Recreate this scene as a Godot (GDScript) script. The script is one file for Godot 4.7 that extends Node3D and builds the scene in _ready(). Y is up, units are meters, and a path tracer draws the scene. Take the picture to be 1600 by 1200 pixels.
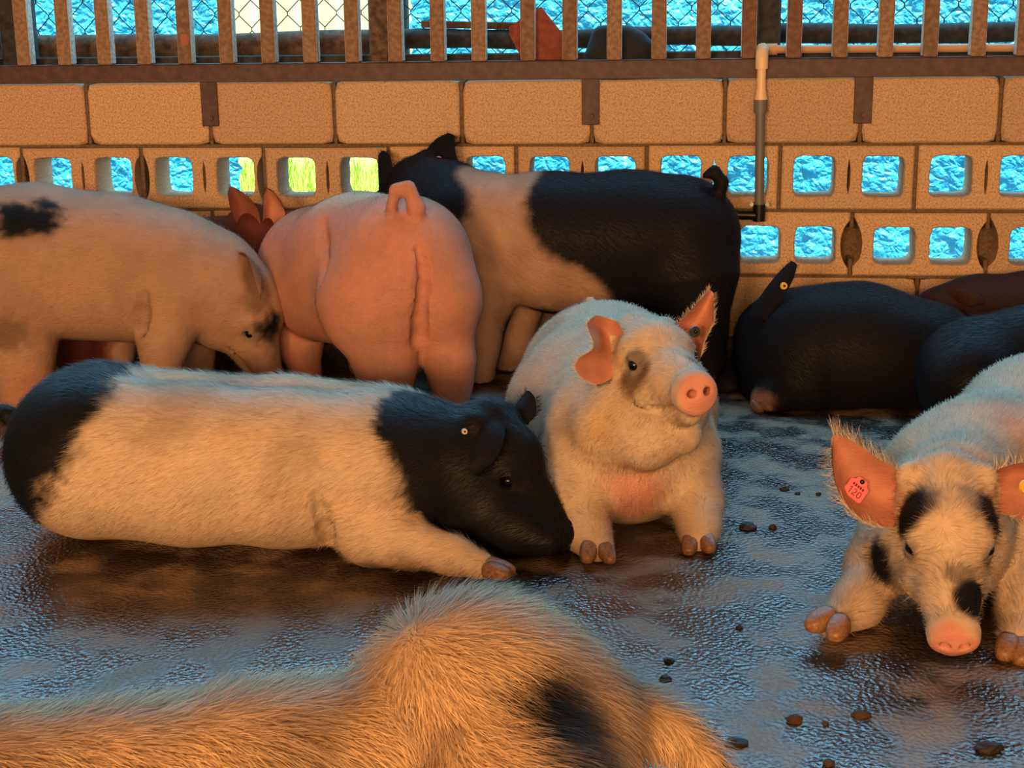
extends Node3D
# A pig pen: eleven pigs on a wet concrete floor before a pierced block wall, blue tarpaulins outside.

var herd := []
var wall_place := Transform3D(Basis(Vector3(0.991743, 0, 0.128246), Vector3.UP, Vector3(-0.128246, 0, 0.991743)), Vector3(-1.3336, 0.04, -4.7552))   # x along the block wall, z out of its inner face

func _ready() -> void:
	# ---- camera
	var cam := Camera3D.new()
	named(cam, "camera", self)
	cam.position = Vector3(0, 1.04, 0)
	cam.basis = Basis(Vector3.RIGHT, -0.247) * Basis(Vector3.BACK, -0.0140)
	cam.fov = rad_to_deg(2.0 * atan(600.0 / 2311.0))
	cam.near = 0.05
	cam.far = 200.0
	cam.current = true
	# ---- sky, sun, exposure
	var env := Environment.new()
	env.background_mode = Environment.BG_SKY
	env.tonemap_mode = Environment.TONE_MAPPER_LINEAR
	env.tonemap_exposure = 1.0
	env.sdfgi_enabled = true
	env.ssao_enabled = true
	env.ssil_enabled = true
	var sky_mat := ProceduralSkyMaterial.new()
	sky_mat.sky_top_color = Color(0.48, 0.77, 0.92)
	sky_mat.sky_horizon_color = Color(0.80, 0.92, 0.95)
	sky_mat.ground_bottom_color = Color(0.30, 0.32, 0.26)
	sky_mat.ground_horizon_color = Color(0.70, 0.76, 0.76)
	sky_mat.energy_multiplier = 8.0
	var sky := Sky.new()
	sky.sky_material = sky_mat
	env.sky = sky
	var we := WorldEnvironment.new()
	we.environment = env
	named(we, "world_environment", self)
	var sun := DirectionalLight3D.new()
	named(sun, "sun", self)
	sun.basis = Basis.looking_at(Vector3(-0.16, -0.93, -0.33).normalized(), Vector3.UP)
	sun.light_energy = 6.0
	sun.light_color = Color(1.0, 0.96, 0.88)
	sun.light_angular_distance = 0.6
	sun.shadow_enabled = true
	# ---- warm fill lights, added unseen behind the viewer to brighten the pen
	for q in [[-2.1, 36.0], [0.0, 20.0], [1.9, 8.0]]:
		add_fill_lamp(Vector3(q[0], 1.75, 3.85), q[1])
	build_shell()
	build_wall()
	build_fence()
	build_outside()
	herd_in()
	var job := WorkerThreadPool.add_group_task(grow, herd.size(), -1, true)
	WorkerThreadPool.wait_for_group_task_completion(job)
	for pg in herd:
		set_down(pg)
	build_litter()

func add_fill_lamp(at: Vector3, energy: float) -> void:  # added fitting, out of view, that supplies the warm front light
	var o := holder("added_fill", Transform3D(Basis(), at))
	describe(o, "%s warm fill light added out of view behind the viewer" % ("middle" if at.x == 0.0 else "left" if at.x < 0.0 else "right"), "fill_lamp", "added warm fill lights facing the pen")
	piece("housing", slab(Vector3(1.5, 0.8, 0.10), 0.02), mat(Color(0.25, 0.25, 0.26), 0.5, 0.6), o, Vector3(0, 0, 0.06))
	var glow := mat(Color(1.0, 0.9, 0.78), 0.4)
	glow.emission_enabled = true
	glow.emission = Color(1.0, 0.80, 0.60)
	glow.emission_energy_multiplier = energy * 0.06
	piece("fill_diffuser", slab(Vector3(1.4, 0.7, 0.02), 0.004), glow, o, Vector3(0, 0, -0.002))
	var l := AreaLight3D.new()
	l.area_size = Vector2(1.4, 0.7)
	l.light_energy = energy
	l.light_color = Color(1.0, 0.755, 0.505)
	l.area_range = 30.0
	l.area_attenuation = 2.0
	l.shadow_enabled = true
	named(l, "fill_light", o)
	l.position = Vector3(0, 0, -0.03)

# ------------------------------------------------------------------ floor, roof, side walls
var concrete: StandardMaterial3D
func build_shell() -> void:
	var dirt := tex(noise(FastNoiseLite.TYPE_SIMPLEX_SMOOTH, 0.011, 3, 5), ramp([[0.0, Color(0.15, 0.12, 0.10)], [0.42, Color(0.23, 0.185, 0.15)], [0.55, Color(0.33, 0.26, 0.195)], [0.72, Color(0.46, 0.36, 0.25)], [1.0, Color(0.54, 0.43, 0.30)]]), 1024)
	var grit := tex(noise(FastNoiseLite.TYPE_SIMPLEX_SMOOTH, 0.16, 9, 4), null, 1024)
	var wet := tex(noise(FastNoiseLite.TYPE_SIMPLEX_SMOOTH, 0.011, 3, 5), ramp([[0.0, Color(0.20, 0.20, 0.20)], [0.45, Color(0.28, 0.28, 0.28)], [0.57, Color(0.42, 0.42, 0.42)], [0.75, Color(0.58, 0.58, 0.58)], [1.0, Color(0.7, 0.7, 0.7)]]), 1024)
	var fm := grainy(Color(1, 1, 1), 1.0, dirt, grit, 0.34, 0.55)
	fm.roughness_texture = wet
	fm.roughness_texture_channel = BaseMaterial3D.TEXTURE_CHANNEL_RED
	fm.metallic_specular = 0.75
	var fl := piece("floor", slab(Vector3(7.4, 0.2, 11.0), 0.01), fm, self, Vector3(0, -0.1, -0.6))
	structure(fl)
	fl.set_meta("label", "dark wet concrete floor smeared with mud")
	var cgrain := tex(noise(FastNoiseLite.TYPE_SIMPLEX_SMOOTH, 0.02, 21, 5), ramp([[0.0, Color(0.6, 0.57, 0.52)], [1.0, Color(0.85, 0.82, 0.77)]]))
	concrete = grainy(Color(0.70, 0.68, 0.64), 0.9, cgrain, null, 0.0, 0.8)
	for w in [["wall_left", Vector3(0.15, 3.25, 10.2), Vector3(-3.55, 1.6, -0.3)], ["wall_right", Vector3(0.15, 3.25, 9.0), Vector3(3.55, 1.6, 0.3)], ["wall_front", Vector3(7.3, 3.25, 0.15), Vector3(0, 1.6, 4.1)]]:
		structure(piece(w[0], slab(w[1]), concrete, self, w[2]))
	var roof := piece("ceiling", slab(Vector3(9.0, 0.06, 9.6), 0.01), mat(Color(0.45, 0.44, 0.42), 0.7), self)
	roof.transform = wall_place * Transform3D(Basis(), Vector3(1.35, 3.2, 4.72))
	structure(roof)

# ------------------------------------------------------------------ block wall
func build_wall() -> void:
	var w := holder("wall_back", wall_place)
	structure(w)
	w.set_meta("label", "tan concrete block wall pierced by rows of square core holes")
	var speck := tex(noise(FastNoiseLite.TYPE_SIMPLEX_SMOOTH, 0.05, 14, 4), ramp([[0.0, Color(0.62, 0.57, 0.52)], [0.38, Color(0.86, 0.82, 0.77)], [0.65, Color(0.95, 0.92, 0.88)], [1.0, Color(1, 1, 1)]]), 512)
	var pits := tex(noise(FastNoiseLite.TYPE_SIMPLEX_SMOOTH, 0.07, 15, 4), null, 512)
	var tones := [Color(0.84, 0.73, 0.62), Color(0.87, 0.75, 0.63), Color(0.81, 0.70, 0.60), Color(0.85, 0.71, 0.60)]
	var mats := []
	for t in tones:
		mats.append(grainy(t, 0.92, speck, pits, 0.22, 5.0))
	var mortar := grainy(Color(0.47, 0.40, 0.33), 0.95, speck, pits, 0.4, 3.0)
	var T := 0.14
	var solids := []
	for k in 5:
		solids.append(solid_block(0.388, 0.190, T, 40 + k))
	var pierced := []
	var ovals := []
	var worn := []
	for k in 4:
		pierced.append(core_block(0.388, 0.190, T, [[0.0, 0.180, 0.036, 0.158, 0.038, 0.160, 7.0], [0.180, 0.217, 0.194, 0.203, 0.045, 0.150, 3.0], [0.217, 0.388, 0.239, 0.360, 0.038, 0.160, 7.0]], 60 + k))
		ovals.append(core_block(0.388, 0.190, T, [[0.0, 0.205, 0.060, 0.182, 0.034, 0.148, 6.0], [0.205, 0.388, 0.226, 0.348, 0.034, 0.148, 6.0]], 80 + k, 0.026))
		worn.append(core_block(0.388, 0.190, T, [[0.0, 0.180, 0.036, 0.158, 0.038, 0.160, 7.0], [0.180, 0.217, 0.194, 0.203, 0.045, 0.150, 3.0], [0.217, 0.388, 0.239, 0.360, 0.038, 0.160, 7.0]], 100 + k, 0.018))
	var rng := RandomNumberGenerator.new()
	rng.seed = 4
	for course in 4:
		var y := 0.1 + 0.2 * course
		var shift: float = [0.19, -0.012, 0.167, 0.0][course]
		for n in range(-6, 12):
			var x := shift + 0.4 * n + 0.2
			var set_: Array = [solids, ovals, pierced, solids][course]
			if course == 2 and n < 1:
				set_ = worn
			var o := piece("block", set_[(n + 60) % set_.size()], mats[rng.randi() % 4], w, Vector3(x + rng.randf_range(-0.001, 0.001), y + rng.randf_range(-0.0015, 0.0015), rng.randf_range(-0.002, 0.002)))
			o.rotation.z = rng.randf_range(-0.003, 0.003)
			# upright joint: recessed, in the third course only filled above and below the end grooves
			if course == 1:
				piece("mortar_joint", slab(Vector3(0.012, 0.05, 0.11), 0.002), mortar, w, Vector3(x - 0.2, y + 0.072, -0.067))
				piece("mortar_joint", slab(Vector3(0.012, 0.05, 0.11), 0.002), mortar, w, Vector3(x - 0.2, y - 0.072, -0.067))
				piece("mortar_joint", slab(Vector3(0.072, 0.15, 0.025), 0.002), mortar, w, Vector3(x - 0.2, y, -0.105))
			else:
				piece("mortar_joint", slab(Vector3(0.012, 0.19, 0.128), 0.002), mortar, w, Vector3(x - 0.2, y, -0.070 - 0.002 * (n % 3)))
		piece("mortar_bed", slab(Vector3(7.2, 0.0115, 0.130), 0.002), mortar, w, Vector3(1.39, y - 0.1, -0.072))
	piece("footing", slab(Vector3(7.2, 0.05, 0.20), 0.008), mortar, w, Vector3(1.39, -0.024, -0.07))

# ------------------------------------------------------------------ rail, pickets, posts, timbers, pipe
func build_fence() -> void:
	var rustc := tex(noise(FastNoiseLite.TYPE_SIMPLEX_SMOOTH, 0.018, 31, 5), ramp([[0.0, Color(0.72, 0.64, 0.60)], [0.5, Color(0.88, 0.83, 0.80)], [0.8, Color(1.0, 0.97, 0.94)], [1.0, Color(1.0, 0.92, 0.84)]]))
	var rail_m := grainy(Color(0.33, 0.23, 0.235), 0.6, rustc, null, 0.0, 3.0)
	var picket_ms := [grainy(Color(0.55, 0.46, 0.40), 0.75, rustc, null, 0.0, 5.0), grainy(Color(0.51, 0.43, 0.38), 0.75, rustc, null, 0.0, 4.0), grainy(Color(0.60, 0.51, 0.44), 0.75, rustc, null, 0.0, 6.0), grainy(Color(0.47, 0.35, 0.32), 0.7, rustc, null, 0.0, 4.0)]
	var f := holder("picket_fence", wall_place)
	describe(f, "rusty brown steel picket fence bolted along the top of the block wall", "fence")
	piece("rail", slab(Vector3(7.1, 0.056, 0.006), 0.0015), rail_m, f, Vector3(1.36, 0.826, 0.013))
	piece("rail", slab(Vector3(7.1, 0.006, 0.056), 0.0015), rail_m, f, Vector3(1.36, 0.851, -0.012))
	for x in [-1.6, -0.8, 0.405, 1.597, 2.404, 3.2, 4.0]:
		var b := piece("bracket", slab(Vector3(0.053, 0.145, 0.006), 0.0015), rail_m, f, Vector3(x, 0.735, 0.0065))
		var bolt := CylinderMesh.new()
		bolt.top_radius = 0.009
		bolt.bottom_radius = 0.010
		bolt.height = 0.007
		bolt.radial_segments = 6
		piece("bolt", bolt, rail_m, b, Vector3(0.003, -0.048, 0.006), Vector3(PI / 2, 0, 0))
	var pm := slab(Vector3(0.042, 0.70, 0.042), 0.003)
	var edge := slab(Vector3(0.0012, 0.69, 0.038), 0.0002)
	var pale_m := grainy(Color(0.80, 0.77, 0.73), 0.7, rustc, null, 0.0, 6.0)  # paler colour for the thin strips on both picket sides
	var rng := RandomNumberGenerator.new()
	rng.seed = 12
	var xs := [-0.19, -0.054, 0.076, 0.205, 0.337, 0.471, 0.604, 0.735, 0.868, 1.002, 1.133, 1.259, 1.407, 1.535, 1.668, 1.80, 1.933, 2.065, 2.198, 2.33, 2.462, 2.589, 2.725, 2.853]
	var more := []
	for k in 13:
		more.append(-0.32 - 0.132 * k)
		more.append(2.985 + 0.132 * k)
	for x in xs + more:
		var kind: int = 3 if (absf(x - 2.065) < 0.01 or absf(x - 2.198) < 0.01) else rng.randi() % 3
		var p := piece("picket", pm, picket_ms[kind], f, Vector3(x, 0.853 + 0.35, -0.012))
		p.rotation.z = rng.randf_range(-0.004, 0.004)
		for d in [-1.0, 1.0]:
			piece("pale_edge", edge, pale_m, p, Vector3(d * 0.0213, 0, 0))
		if absf(x - 0.337) < 0.01:
			piece("paint_smear", slab(Vector3(0.022, 0.034, 0.0008), 0.0002), mat(Color(0.62, 0.37, 0.30), 0.8), p, Vector3(0.002, -0.35 + 0.075, 0.0213))
	# posts
	var barkc := tex(noise(FastNoiseLite.TYPE_SIMPLEX_SMOOTH, 0.03, 41, 5), ramp([[0.0, Color(0.35, 0.30, 0.26)], [0.5, Color(0.75, 0.68, 0.60)], [1.0, Color(1, 0.95, 0.88)]]))
	var wood := grainy(Color(0.48, 0.40, 0.34), 0.9, barkc, barkc, 0.3, 2.0)
	var dark_wood := grainy(Color(0.25, 0.26, 0.28), 0.85, barkc, barkc, 0.3, 2.0)
	for q in [["timber_post", -1.22, 0.09, wood, "timber post of the fence beyond the left edge of the picture"], ["timber_post", 3.82, 0.09, wood, "timber post of the fence beyond the right edge of the picture"], ["timber_post", -0.262, 0.10, dark_wood, "dark squared timber post at the left end of the fence"], ["timber_post", 0.936, 0.075, wood, "weathered grey-brown timber post between two pickets in the middle of the fence"], ["timber_post", 2.125, 0.075, dark_wood, "blackened timber post behind the bend of the water pipe"]]:
		var o := piece(q[0], slab(Vector3(q[2], 2.36, 0.075), 0.008), q[3], self)
		o.transform = wall_place * Transform3D(Basis(), Vector3(q[1], 0.80 + 1.18, -0.125))
		describe(o, q[4], "post", "posts of the fence")
	# round timbers lying along the wall top
	for q in [[-1.3, 0.955, 0.905, 0.041, "bark-brown log lying along the wall top behind the left pickets"], [0.97, 2.13, 0.915, 0.030, "dark log lying along the wall top behind the middle pickets"], [2.14, 3.9, 0.920, 0.030, "dark log lying along the wall top behind the right pickets"]]:
		var pts := PackedVector3Array()
		var rad := PackedFloat32Array()
		for k in 25:
			var t := k / 24.0
			pts.append(Vector3(lerpf(q[0], q[1], t), q[2] + 0.004 * sin(t * 9.0 + q[0]), -0.213 + 0.004 * cos(t * 7.0)))
			rad.append(q[3] * (1.0 + 0.05 * sin(t * 23.0)))
		var o := piece("log", tube(pts, rad, 14), wood if q[0] < 0 else dark_wood, self)
		o.transform = wall_place
		describe(o, q[4], "log", "logs on the wall top")
		var sill := piece("sill_board", slab(Vector3(q[1] - q[0], 0.073, 0.045), 0.003), dark_wood, o, Vector3((q[0] + q[1]) / 2, 0.8375, -0.112))
		sill.set_meta("label", "dark board below the log")
	var stick := piece("board", slab(Vector3(0.33, 0.022, 0.03), 0.003), wood, self)
	stick.transform = wall_place * Transform3D(Basis(Vector3.BACK, -0.03), Vector3(1.21, 0.9585, -0.213))
	describe(stick, "short flat board resting on the dark log, left of the red-brown sheet", "board")
	# red-brown cut sheet and black sack
	var o1 := piece("metal_sheet", plate(PackedVector2Array([Vector2(1.346, 0.952), Vector2(1.444, 1.010), Vector2(1.512, 0.925), Vector2(1.512, 0.853), Vector2(1.385, 0.853), Vector2(1.346, 0.930)]), 0.006), grainy(Color(0.52, 0.22, 0.15), 0.7, rustc, null, 0.0, 3.0), self)
	o1.transform = wall_place * Transform3D(Basis(), Vector3(0, 0.002, -0.042))
	describe(o1, "red-brown cut metal sheet leaning behind the pickets", "sheet")
	var sack := sack_mesh()
	var o2 := piece("sack", sack, mat(Color(0.03, 0.035, 0.045), 0.8), self)
	o2.transform = wall_place * Transform3D(Basis(), Vector3(1.685, 0.853, -0.095))
	describe(o2, "black rounded sack slumped behind the pickets beside the red-brown sheet", "sack")
	# plastic water pipe
	var pipe := holder("water_pipe", wall_place)
	describe(pipe, "cream plastic water pipe bending over the rail and running down the wall", "pipe")
	var cream := mat(Color(0.90, 0.78, 0.62), 0.45)
	var grey := mat(Color(0.40, 0.40, 0.40), 0.5)
	var tan_ := mat(Color(0.72, 0.55, 0.40), 0.55)
	piece("pipe_run", tube(PackedVector3Array([Vector3(2.118, 0.878, -0.055), Vector3(3.8, 0.872, -0.055)]), PackedFloat32Array([0.0125]), 14), tan_, pipe)
	var bend := PackedVector3Array()
	for k in 9:
		var a := PI / 2 * k / 8.0
		bend.append(Vector3(2.104, 0.845 + 0.033 * sin(a), 0.033 - 0.033 * (1.0 - cos(a)) + 0.002))
	bend.append(Vector3(2.106, 0.879, -0.03))
	bend.append(Vector3(2.110, 0.879, -0.055))
	bend.insert(0, Vector3(2.104, 0.825, 0.035))
	piece("elbow", tube(bend, PackedFloat32Array([0.0185]), 14), cream, pipe)
	piece("collar", tube(PackedVector3Array([Vector3(2.112, 0.878, -0.055), Vector3(2.152, 0.878, -0.055)]), PackedFloat32Array([0.0175]), 14), tan_, pipe)
	piece("pipe_run", tube(PackedVector3Array([Vector3(2.104, 0.826, 0.035), Vector3(2.104, 0.745, 0.036)]), PackedFloat32Array([0.0135]), 14), cream, pipe)
	piece("reducer", tube(PackedVector3Array([Vector3(2.104, 0.765, 0.036), Vector3(2.104, 0.755, 0.036), Vector3(2.104, 0.735, 0.036)]), PackedFloat32Array([0.0150, 0.0155, 0.0200]), 14), cream, pipe)
	piece("coupling", tube(PackedVector3Array([Vector3(2.104, 0.736, 0.036), Vector3(2.104, 0.703, 0.036), Vector3(2.104, 0.694, 0.036)]), PackedFloat32Array([0.0205, 0.0205, 0.0165]), 14), grey, pipe)
	piece("pipe_run", tube(PackedVector3Array([Vector3(2.104, 0.700, 0.036), Vector3(2.108, 0.400, 0.036)]), PackedFloat32Array([0.0140]), 14), grey, pipe)
	var dark := mat(Color(0.09, 0.10, 0.11), 0.35, 0.4)
	piece("tee", tube(PackedVector3Array([Vector3(2.108, 0.425, 0.036), Vector3(2.108, 0.375, 0.036)]), PackedFloat32Array([0.019]), 14), dark, pipe)
	piece("drinker_pipe", tube(PackedVector3Array([Vector3(2.10, 0.392, 0.037), Vector3(2.03, 0.394, 0.038), Vector3(1.97, 0.392, 0.038)]), PackedFloat32Array([0.0145]), 14), dark, pipe)
	for p in [Vector3(2.084, 0.428, 0.05), Vector3(2.131, 0.428, 0.05)]:
		var nut := CylinderMesh.new()
		nut.top_radius = 0.007
		nut.bottom_radius = 0.007
		nut.height = 0.014
		nut.radial_segments = 6
		piece("bolt", nut, mat(Color(0.6, 0.62, 0.63), 0.25, 0.9), pipe, p, Vector3(PI / 2, 0, 0))
	# chain-link mesh behind
	var link := holder("chain_link_fence", wall_place)
	describe(link, "thin wire chain-link mesh strung up behind the pickets", "fence")
	var V := PackedVector3Array()
	var N := PackedVector3Array()
	var I := PackedInt32Array()
	var dx := 0.0845
	for k in range(-36, 100):
		var line := PackedVector3Array()
		for j in 17:
			var side := 1.0 if (j + k + 40) % 2 == 0 else -1.0
			var c := Vector3((k * dx + side * dx / 2 * 1.03) / 2 + 0.012, 0.80 + 0.0505 * j, -0.46 + 0.003 * side)
			line.append(c - Vector3(0, 0.005, 0))
			line.append(c + Vector3(0, 0.005, 0))
		tube_into(V, N, I, line, PackedFloat32Array([0.0019]), 5, false)
	piece("wire_mesh", arrays(V, N, PackedColorArray(), I), mat(Color(0.20, 0.21, 0.20), 0.5, 0.5), link)
	for x in [-1.5, 0.93, 3.9]:
		piece("fence_post", tube(PackedVector3Array([Vector3(x, -0.06, -0.49), Vector3(x, 1.66, -0.49)]), PackedFloat32Array([0.02]), 12), mat(Color(0.35, 0.36, 0.36), 0.5, 0.6), link)

func sack_mesh() -> ArrayMesh:
	var n := noise(FastNoiseLite.TYPE_SIMPLEX_SMOOTH, 6.0, 3, 2)
	var V := PackedVector3Array()
	var N := PackedVector3Array()
	var I := PackedInt32Array()
	var nu := 28
	var nv := 14
	for j in nv + 1:
		for k in nu:
			var a := TAU * k / nu
			var t := float(j) / nv
			var r := pow(maxf(1.0 - pow(t, 2.6), 0.0), 0.45)
			var p := Vector3(cos(a) * 0.108 * r + 0.03 * t * (1.0 - t) - 0.025 * t, t * 0.105, sin(a) * 0.045 * r)
			p += Vector3(cos(a), 0.3, sin(a) * 0.5) * n.get_noise_3dv(p * 2.0) * 0.014 * r
			p.y = maxf(p.y, 0.001)
			V.append(p)
	for j in nv:
		for k in nu:
			var a := j * nu + k
			var b := j * nu + (k + 1) % nu
			I.append_array([a, b, a + nu, b, b + nu, a + nu])
	return smooth(V, I)

func smooth(V: PackedVector3Array, I: PackedInt32Array, C := PackedColorArray(), UV := PackedVector2Array()) -> ArrayMesh:
	var N := PackedVector3Array()
	N.resize(V.size())
	for t in range(0, I.size(), 3):
		var n := (V[I[t + 2]] - V[I[t]]).cross(V[I[t + 1]] - V[I[t]])
		for j in 3:
			N[I[t + j]] += n
	for k in N.size():
		N[k] = N[k].normalized()
	return arrays(V, N, C, I, UV)

# ------------------------------------------------------------------ outdoors
func build_outside() -> void:
	var earth := tex(noise(FastNoiseLite.TYPE_SIMPLEX_SMOOTH, 0.01, 51, 5), ramp([[0.0, Color(0.40, 0.42, 0.22)], [0.5, Color(0.50, 0.53, 0.26)], [1.0, Color(0.62, 0.58, 0.40)]]))
	var g := piece("ground", slab(Vector3(60, 0.3, 40), 0.02), grainy(Color(1, 1, 1), 0.95, earth, null, 0.0, 0.3), self, Vector3(0, -0.21, -25.0))
	structure(g)
	g.set_meta("label", "earth and turf outside the pen")
	# crinkled tarpaulins
	var crease := noise(FastNoiseLite.TYPE_CELLULAR, 0.022, 61, 2)
	crease.cellular_return_type = FastNoiseLite.RETURN_DISTANCE2_SUB
	crease.cellular_jitter = 1.2
	crease.domain_warp_enabled = true
	crease.domain_warp_amplitude = 18.0
	crease.domain_warp_frequency = 0.02
	var tm := mat(Color(0.17, 0.65, 0.84), 0.38)
	tm.heightmap_enabled = true
	tm.heightmap_texture = tex(crease, null, 1024)
	tm.heightmap_scale = 1.5
	tm.uv1_scale = Vector3(1.15, 1.15, 1)
	tm.backlight_enabled = true
	tm.backlight = Color(0.1, 0.3, 0.4)
	for q in [["left", -3.6, 0.065, "blue crinkled tarpaulin hanging outside at the left end of the wall", 5], ["right", 0.80, 6.2, "long blue crinkled tarpaulin hanging outside behind the middle and right of the wall", 6]]:
		var o := piece("tarpaulin", tarp(q[1], q[2], q[4]), tm, self)
		o.transform = wall_place
		describe(o, q[3], "tarpaulin", "blue tarpaulins outside the wall")
	# cream corrugated screen far behind the gap
	var V := PackedVector3Array()
	var I := PackedInt32Array()
	var n := 220
	for k in n + 1:
		var x := -2.6 + 4.2 * k / n
		for y in [-0.06, 2.3]:
			V.append(Vector3(x, y, -5.6 + 0.035 * sin(x * 21.0) + 0.015 * sin(x * 8.3 + 1.0)))
	for k in n:
		I.append_array([k * 2, k * 2 + 1, k * 2 + 2, k * 2 + 1, k * 2 + 3, k * 2 + 2])
	var sh := piece("corrugated_screen", smooth(V, I), mat(Color(0.72, 0.64, 0.46), 0.6), self)
	sh.transform = wall_place
	describe(sh, "cream corrugated sheet screen standing in the sun beyond the gap between tarpaulins", "screen")
	# turf seen through the core holes between the tarpaulins
	var blade := ArrayMesh.new()
	blade = arrays(PackedVector3Array([Vector3(-0.004, 0, 0), Vector3(0.004, 0, 0), Vector3(-0.003, 0.09, 0.012), Vector3(0.003, 0.09, 0.012), Vector3(0, 0.17, 0.05)]), PackedVector3Array([Vector3(0, 0.3, 1), Vector3(0, 0.3, 1), Vector3(0, 0.4, 1), Vector3(0, 0.4, 1), Vector3(0, 0.6, 1)]), PackedColorArray(), PackedInt32Array([0, 2, 1, 1, 2, 3, 2, 4, 3]))
	var mm := MultiMesh.new()
	mm.transform_format = MultiMesh.TRANSFORM_3D
	mm.use_colors = true
	mm.mesh = blade
	mm.instance_count = 9000
	var rng := RandomNumberGenerator.new()
	rng.seed = 8
	for k in mm.instance_count:
		var z := -1.3 - 4.0 * rng.randf()
		var s := rng.randf_range(0.6, 1.5)
		mm.set_instance_transform(k, Transform3D(Basis(Vector3.UP, rng.randf() * TAU).scaled(Vector3(1.3, s, s)), Vector3(rng.randf_range(-1.6, 1.3), -0.10, z)))
		var c := rng.randf()
		mm.set_instance_color(k, Color(0.32 + 0.22 * c, 0.46 + 0.16 * c, 0.04 + 0.04 * c))
	var gm := mat(Color(1, 1, 1), 0.7)
	gm.vertex_color_use_as_albedo = true
	gm.backlight_enabled = true
	gm.backlight = Color(0.5, 0.6, 0.2)
	var gr := MultiMeshInstance3D.new()
	gr.multimesh = mm
	gr.material_override = gm
	named(gr, "grass", self)
	gr.transform = wall_place
	gr.set_meta("kind", "stuff")
	describe(gr, "bright green grass growing outside, seen through the core holes", "grass")

func tarp(x0: float, x1: float, seed_: int) -> ArrayMesh:
	var step := 0.012
	var nx := int((x1 - x0) / step)
	var ny := int(2.15 / step)
	var big := noise(FastNoiseLite.TYPE_SIMPLEX_SMOOTH, 1.3, seed_, 2)
	var cr := noise(FastNoiseLite.TYPE_CELLULAR, 20.0, seed_ + 3, 2)
	cr.cellular_return_type = FastNoiseLite.RETURN_DISTANCE2_SUB
	var mid := noise(FastNoiseLite.TYPE_SIMPLEX, 6.0, seed_ + 5, 2)
	var V := PackedVector3Array()
	var UV := PackedVector2Array()
	var I := PackedInt32Array()
	for j in ny + 1:
		for k in nx + 1:
			var x := x0 + step * k
			var y := -0.10 + step * j
			var z := -1.32 + 0.045 * big.get_noise_2d(x, y * 0.5) + 0.011 * cr.get_noise_2d(x + 0.05 * mid.get_noise_2d(x, y), y) + 0.008 * mid.get_noise_2d(x * 1.4 + 7.0, y)
			V.append(Vector3(x + 0.012 * mid.get_noise_2d(y * 3.0, x), y, z))
			UV.append(Vector2(x, y))
	for j in ny:
		for k in nx:
			var a := j * (nx + 1) + k
			var b := a + nx + 1
			I.append_array([a, b, a + 1, a + 1, b, b + 1])
	return smooth(V, I, PackedColorArray(), UV)

# ------------------------------------------------------------------ pigs
func pig(label: String, base: String, hair: int, hlen: float, cell: float, hcell: float, flow: Array) -> Dictionary:
	var p := {"label": label, "base": base, "hair": hair, "hlen": hlen, "cell": cell, "hcell": hcell, "flow": PackedVector3Array(flow), "flesh": Flesh.new(), "paints": [], "bald": [], "ears": [], "hooves": [], "tags": [], "eyes": [], "rim": hlen, "fall": 0.55, "lift": 0.20}
	herd.append(p)
	return p

func head(p: Dictionary, o: Vector3, x: Vector3, y: Vector3, z: Vector3, s: float, nose: String, lid: String) -> void:
	p.head = {"o": o, "x": x, "y": y, "z": z, "s": s}
	head_bones(p.flesh, p.head)
	var N := o + (y * -0.044 + z * 0.180) * s
	p.paints.append([0, N, N, 0.040 * s, hide[nose], 0.006, 0.006])
	p.bald.append([N, 0.046 * s])
	for d in [-1.0, 1.0]:
		var e: Vector3 = o + (x * d * 0.0585 + y * 0.0095 + z * 0.0345) * s
		p.eyes.append(e)
		p.bald.append([e, 0.021 * s])
		p.paints.append([0, e, e, 0.023 * s, hide[lid], 0.007, 0.006])

func set_down(p: Dictionary) -> void:
	var f: Flesh = p.flesh
	var mid := (f.lo + f.hi) / 2.0
	var root := holder("pig" if get_node_or_null("pig") == null else "pig_%03d" % herd.find(p), Transform3D(Basis(), Vector3(mid.x, 0, mid.z)))
	describe(root, p.label, "pig", "pigs in the pen")
	var off := -root.position
	if p.hair == 0:
		return
	piece("body", arrays(p.skin[0], p.skin[1], p.skin[2], p.skin[3]), skin_mat, root, off)
	var h := piece("hair", arrays(p.fur[0], p.fur[1], p.fur[2], p.fur[3]), fur_mat, root, off)
	h.set_meta("kind", "stuff")
	var eye_mesh := SphereMesh.new()
	eye_mesh.radius = 0.0125
	eye_mesh.height = 0.025
	eye_mesh.radial_segments = 20
	eye_mesh.rings = 12
	for e in p.eyes:
		piece("eye", eye_mesh, eye_mat, root, e + off)
	for q in p.hooves:
		var m := piece("hoof", claw(q[2], q[3] * 1.45), hoof_mat, root)
		var d: Vector3 = q[1] - q[0]
		d.y = clampf(d.y, -0.4 * Vector2(d.x, d.z).length(), 0.0)
		m.transform = Transform3D(Basis.looking_at(-d.normalized(), Vector3.UP), q[0].lerp(q[1], 0.28) + off)
		m.position.y = maxf(m.position.y, q[3] * 0.34)
	for t in p.tags:
		if t[0] == "stud":
			var disc := CylinderMesh.new()
			disc.top_radius = t[3] * 0.9
			disc.bottom_radius = t[3]
			disc.height = 0.005
			disc.radial_segments = 20
			var m := piece("ear_tag", disc, mat(Color(hide[t[2]].x, hide[t[2]].y, hide[t[2]].z).linear_to_srgb(), 0.45), root)
			m.transform = Transform3D(Basis(Quaternion(Vector3.UP, Vector3(t[4]).normalized())), t[1] + off)
			m.set_meta("label", t[5])
			var pin := SphereMesh.new()
			pin.radius = t[3] * 0.35
			pin.height = t[3] * 0.7
			piece("tag_pin", pin, eye_mat, m, Vector3(0, 0.003, 0))
		else:
			number_tag(root, t, off)

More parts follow.
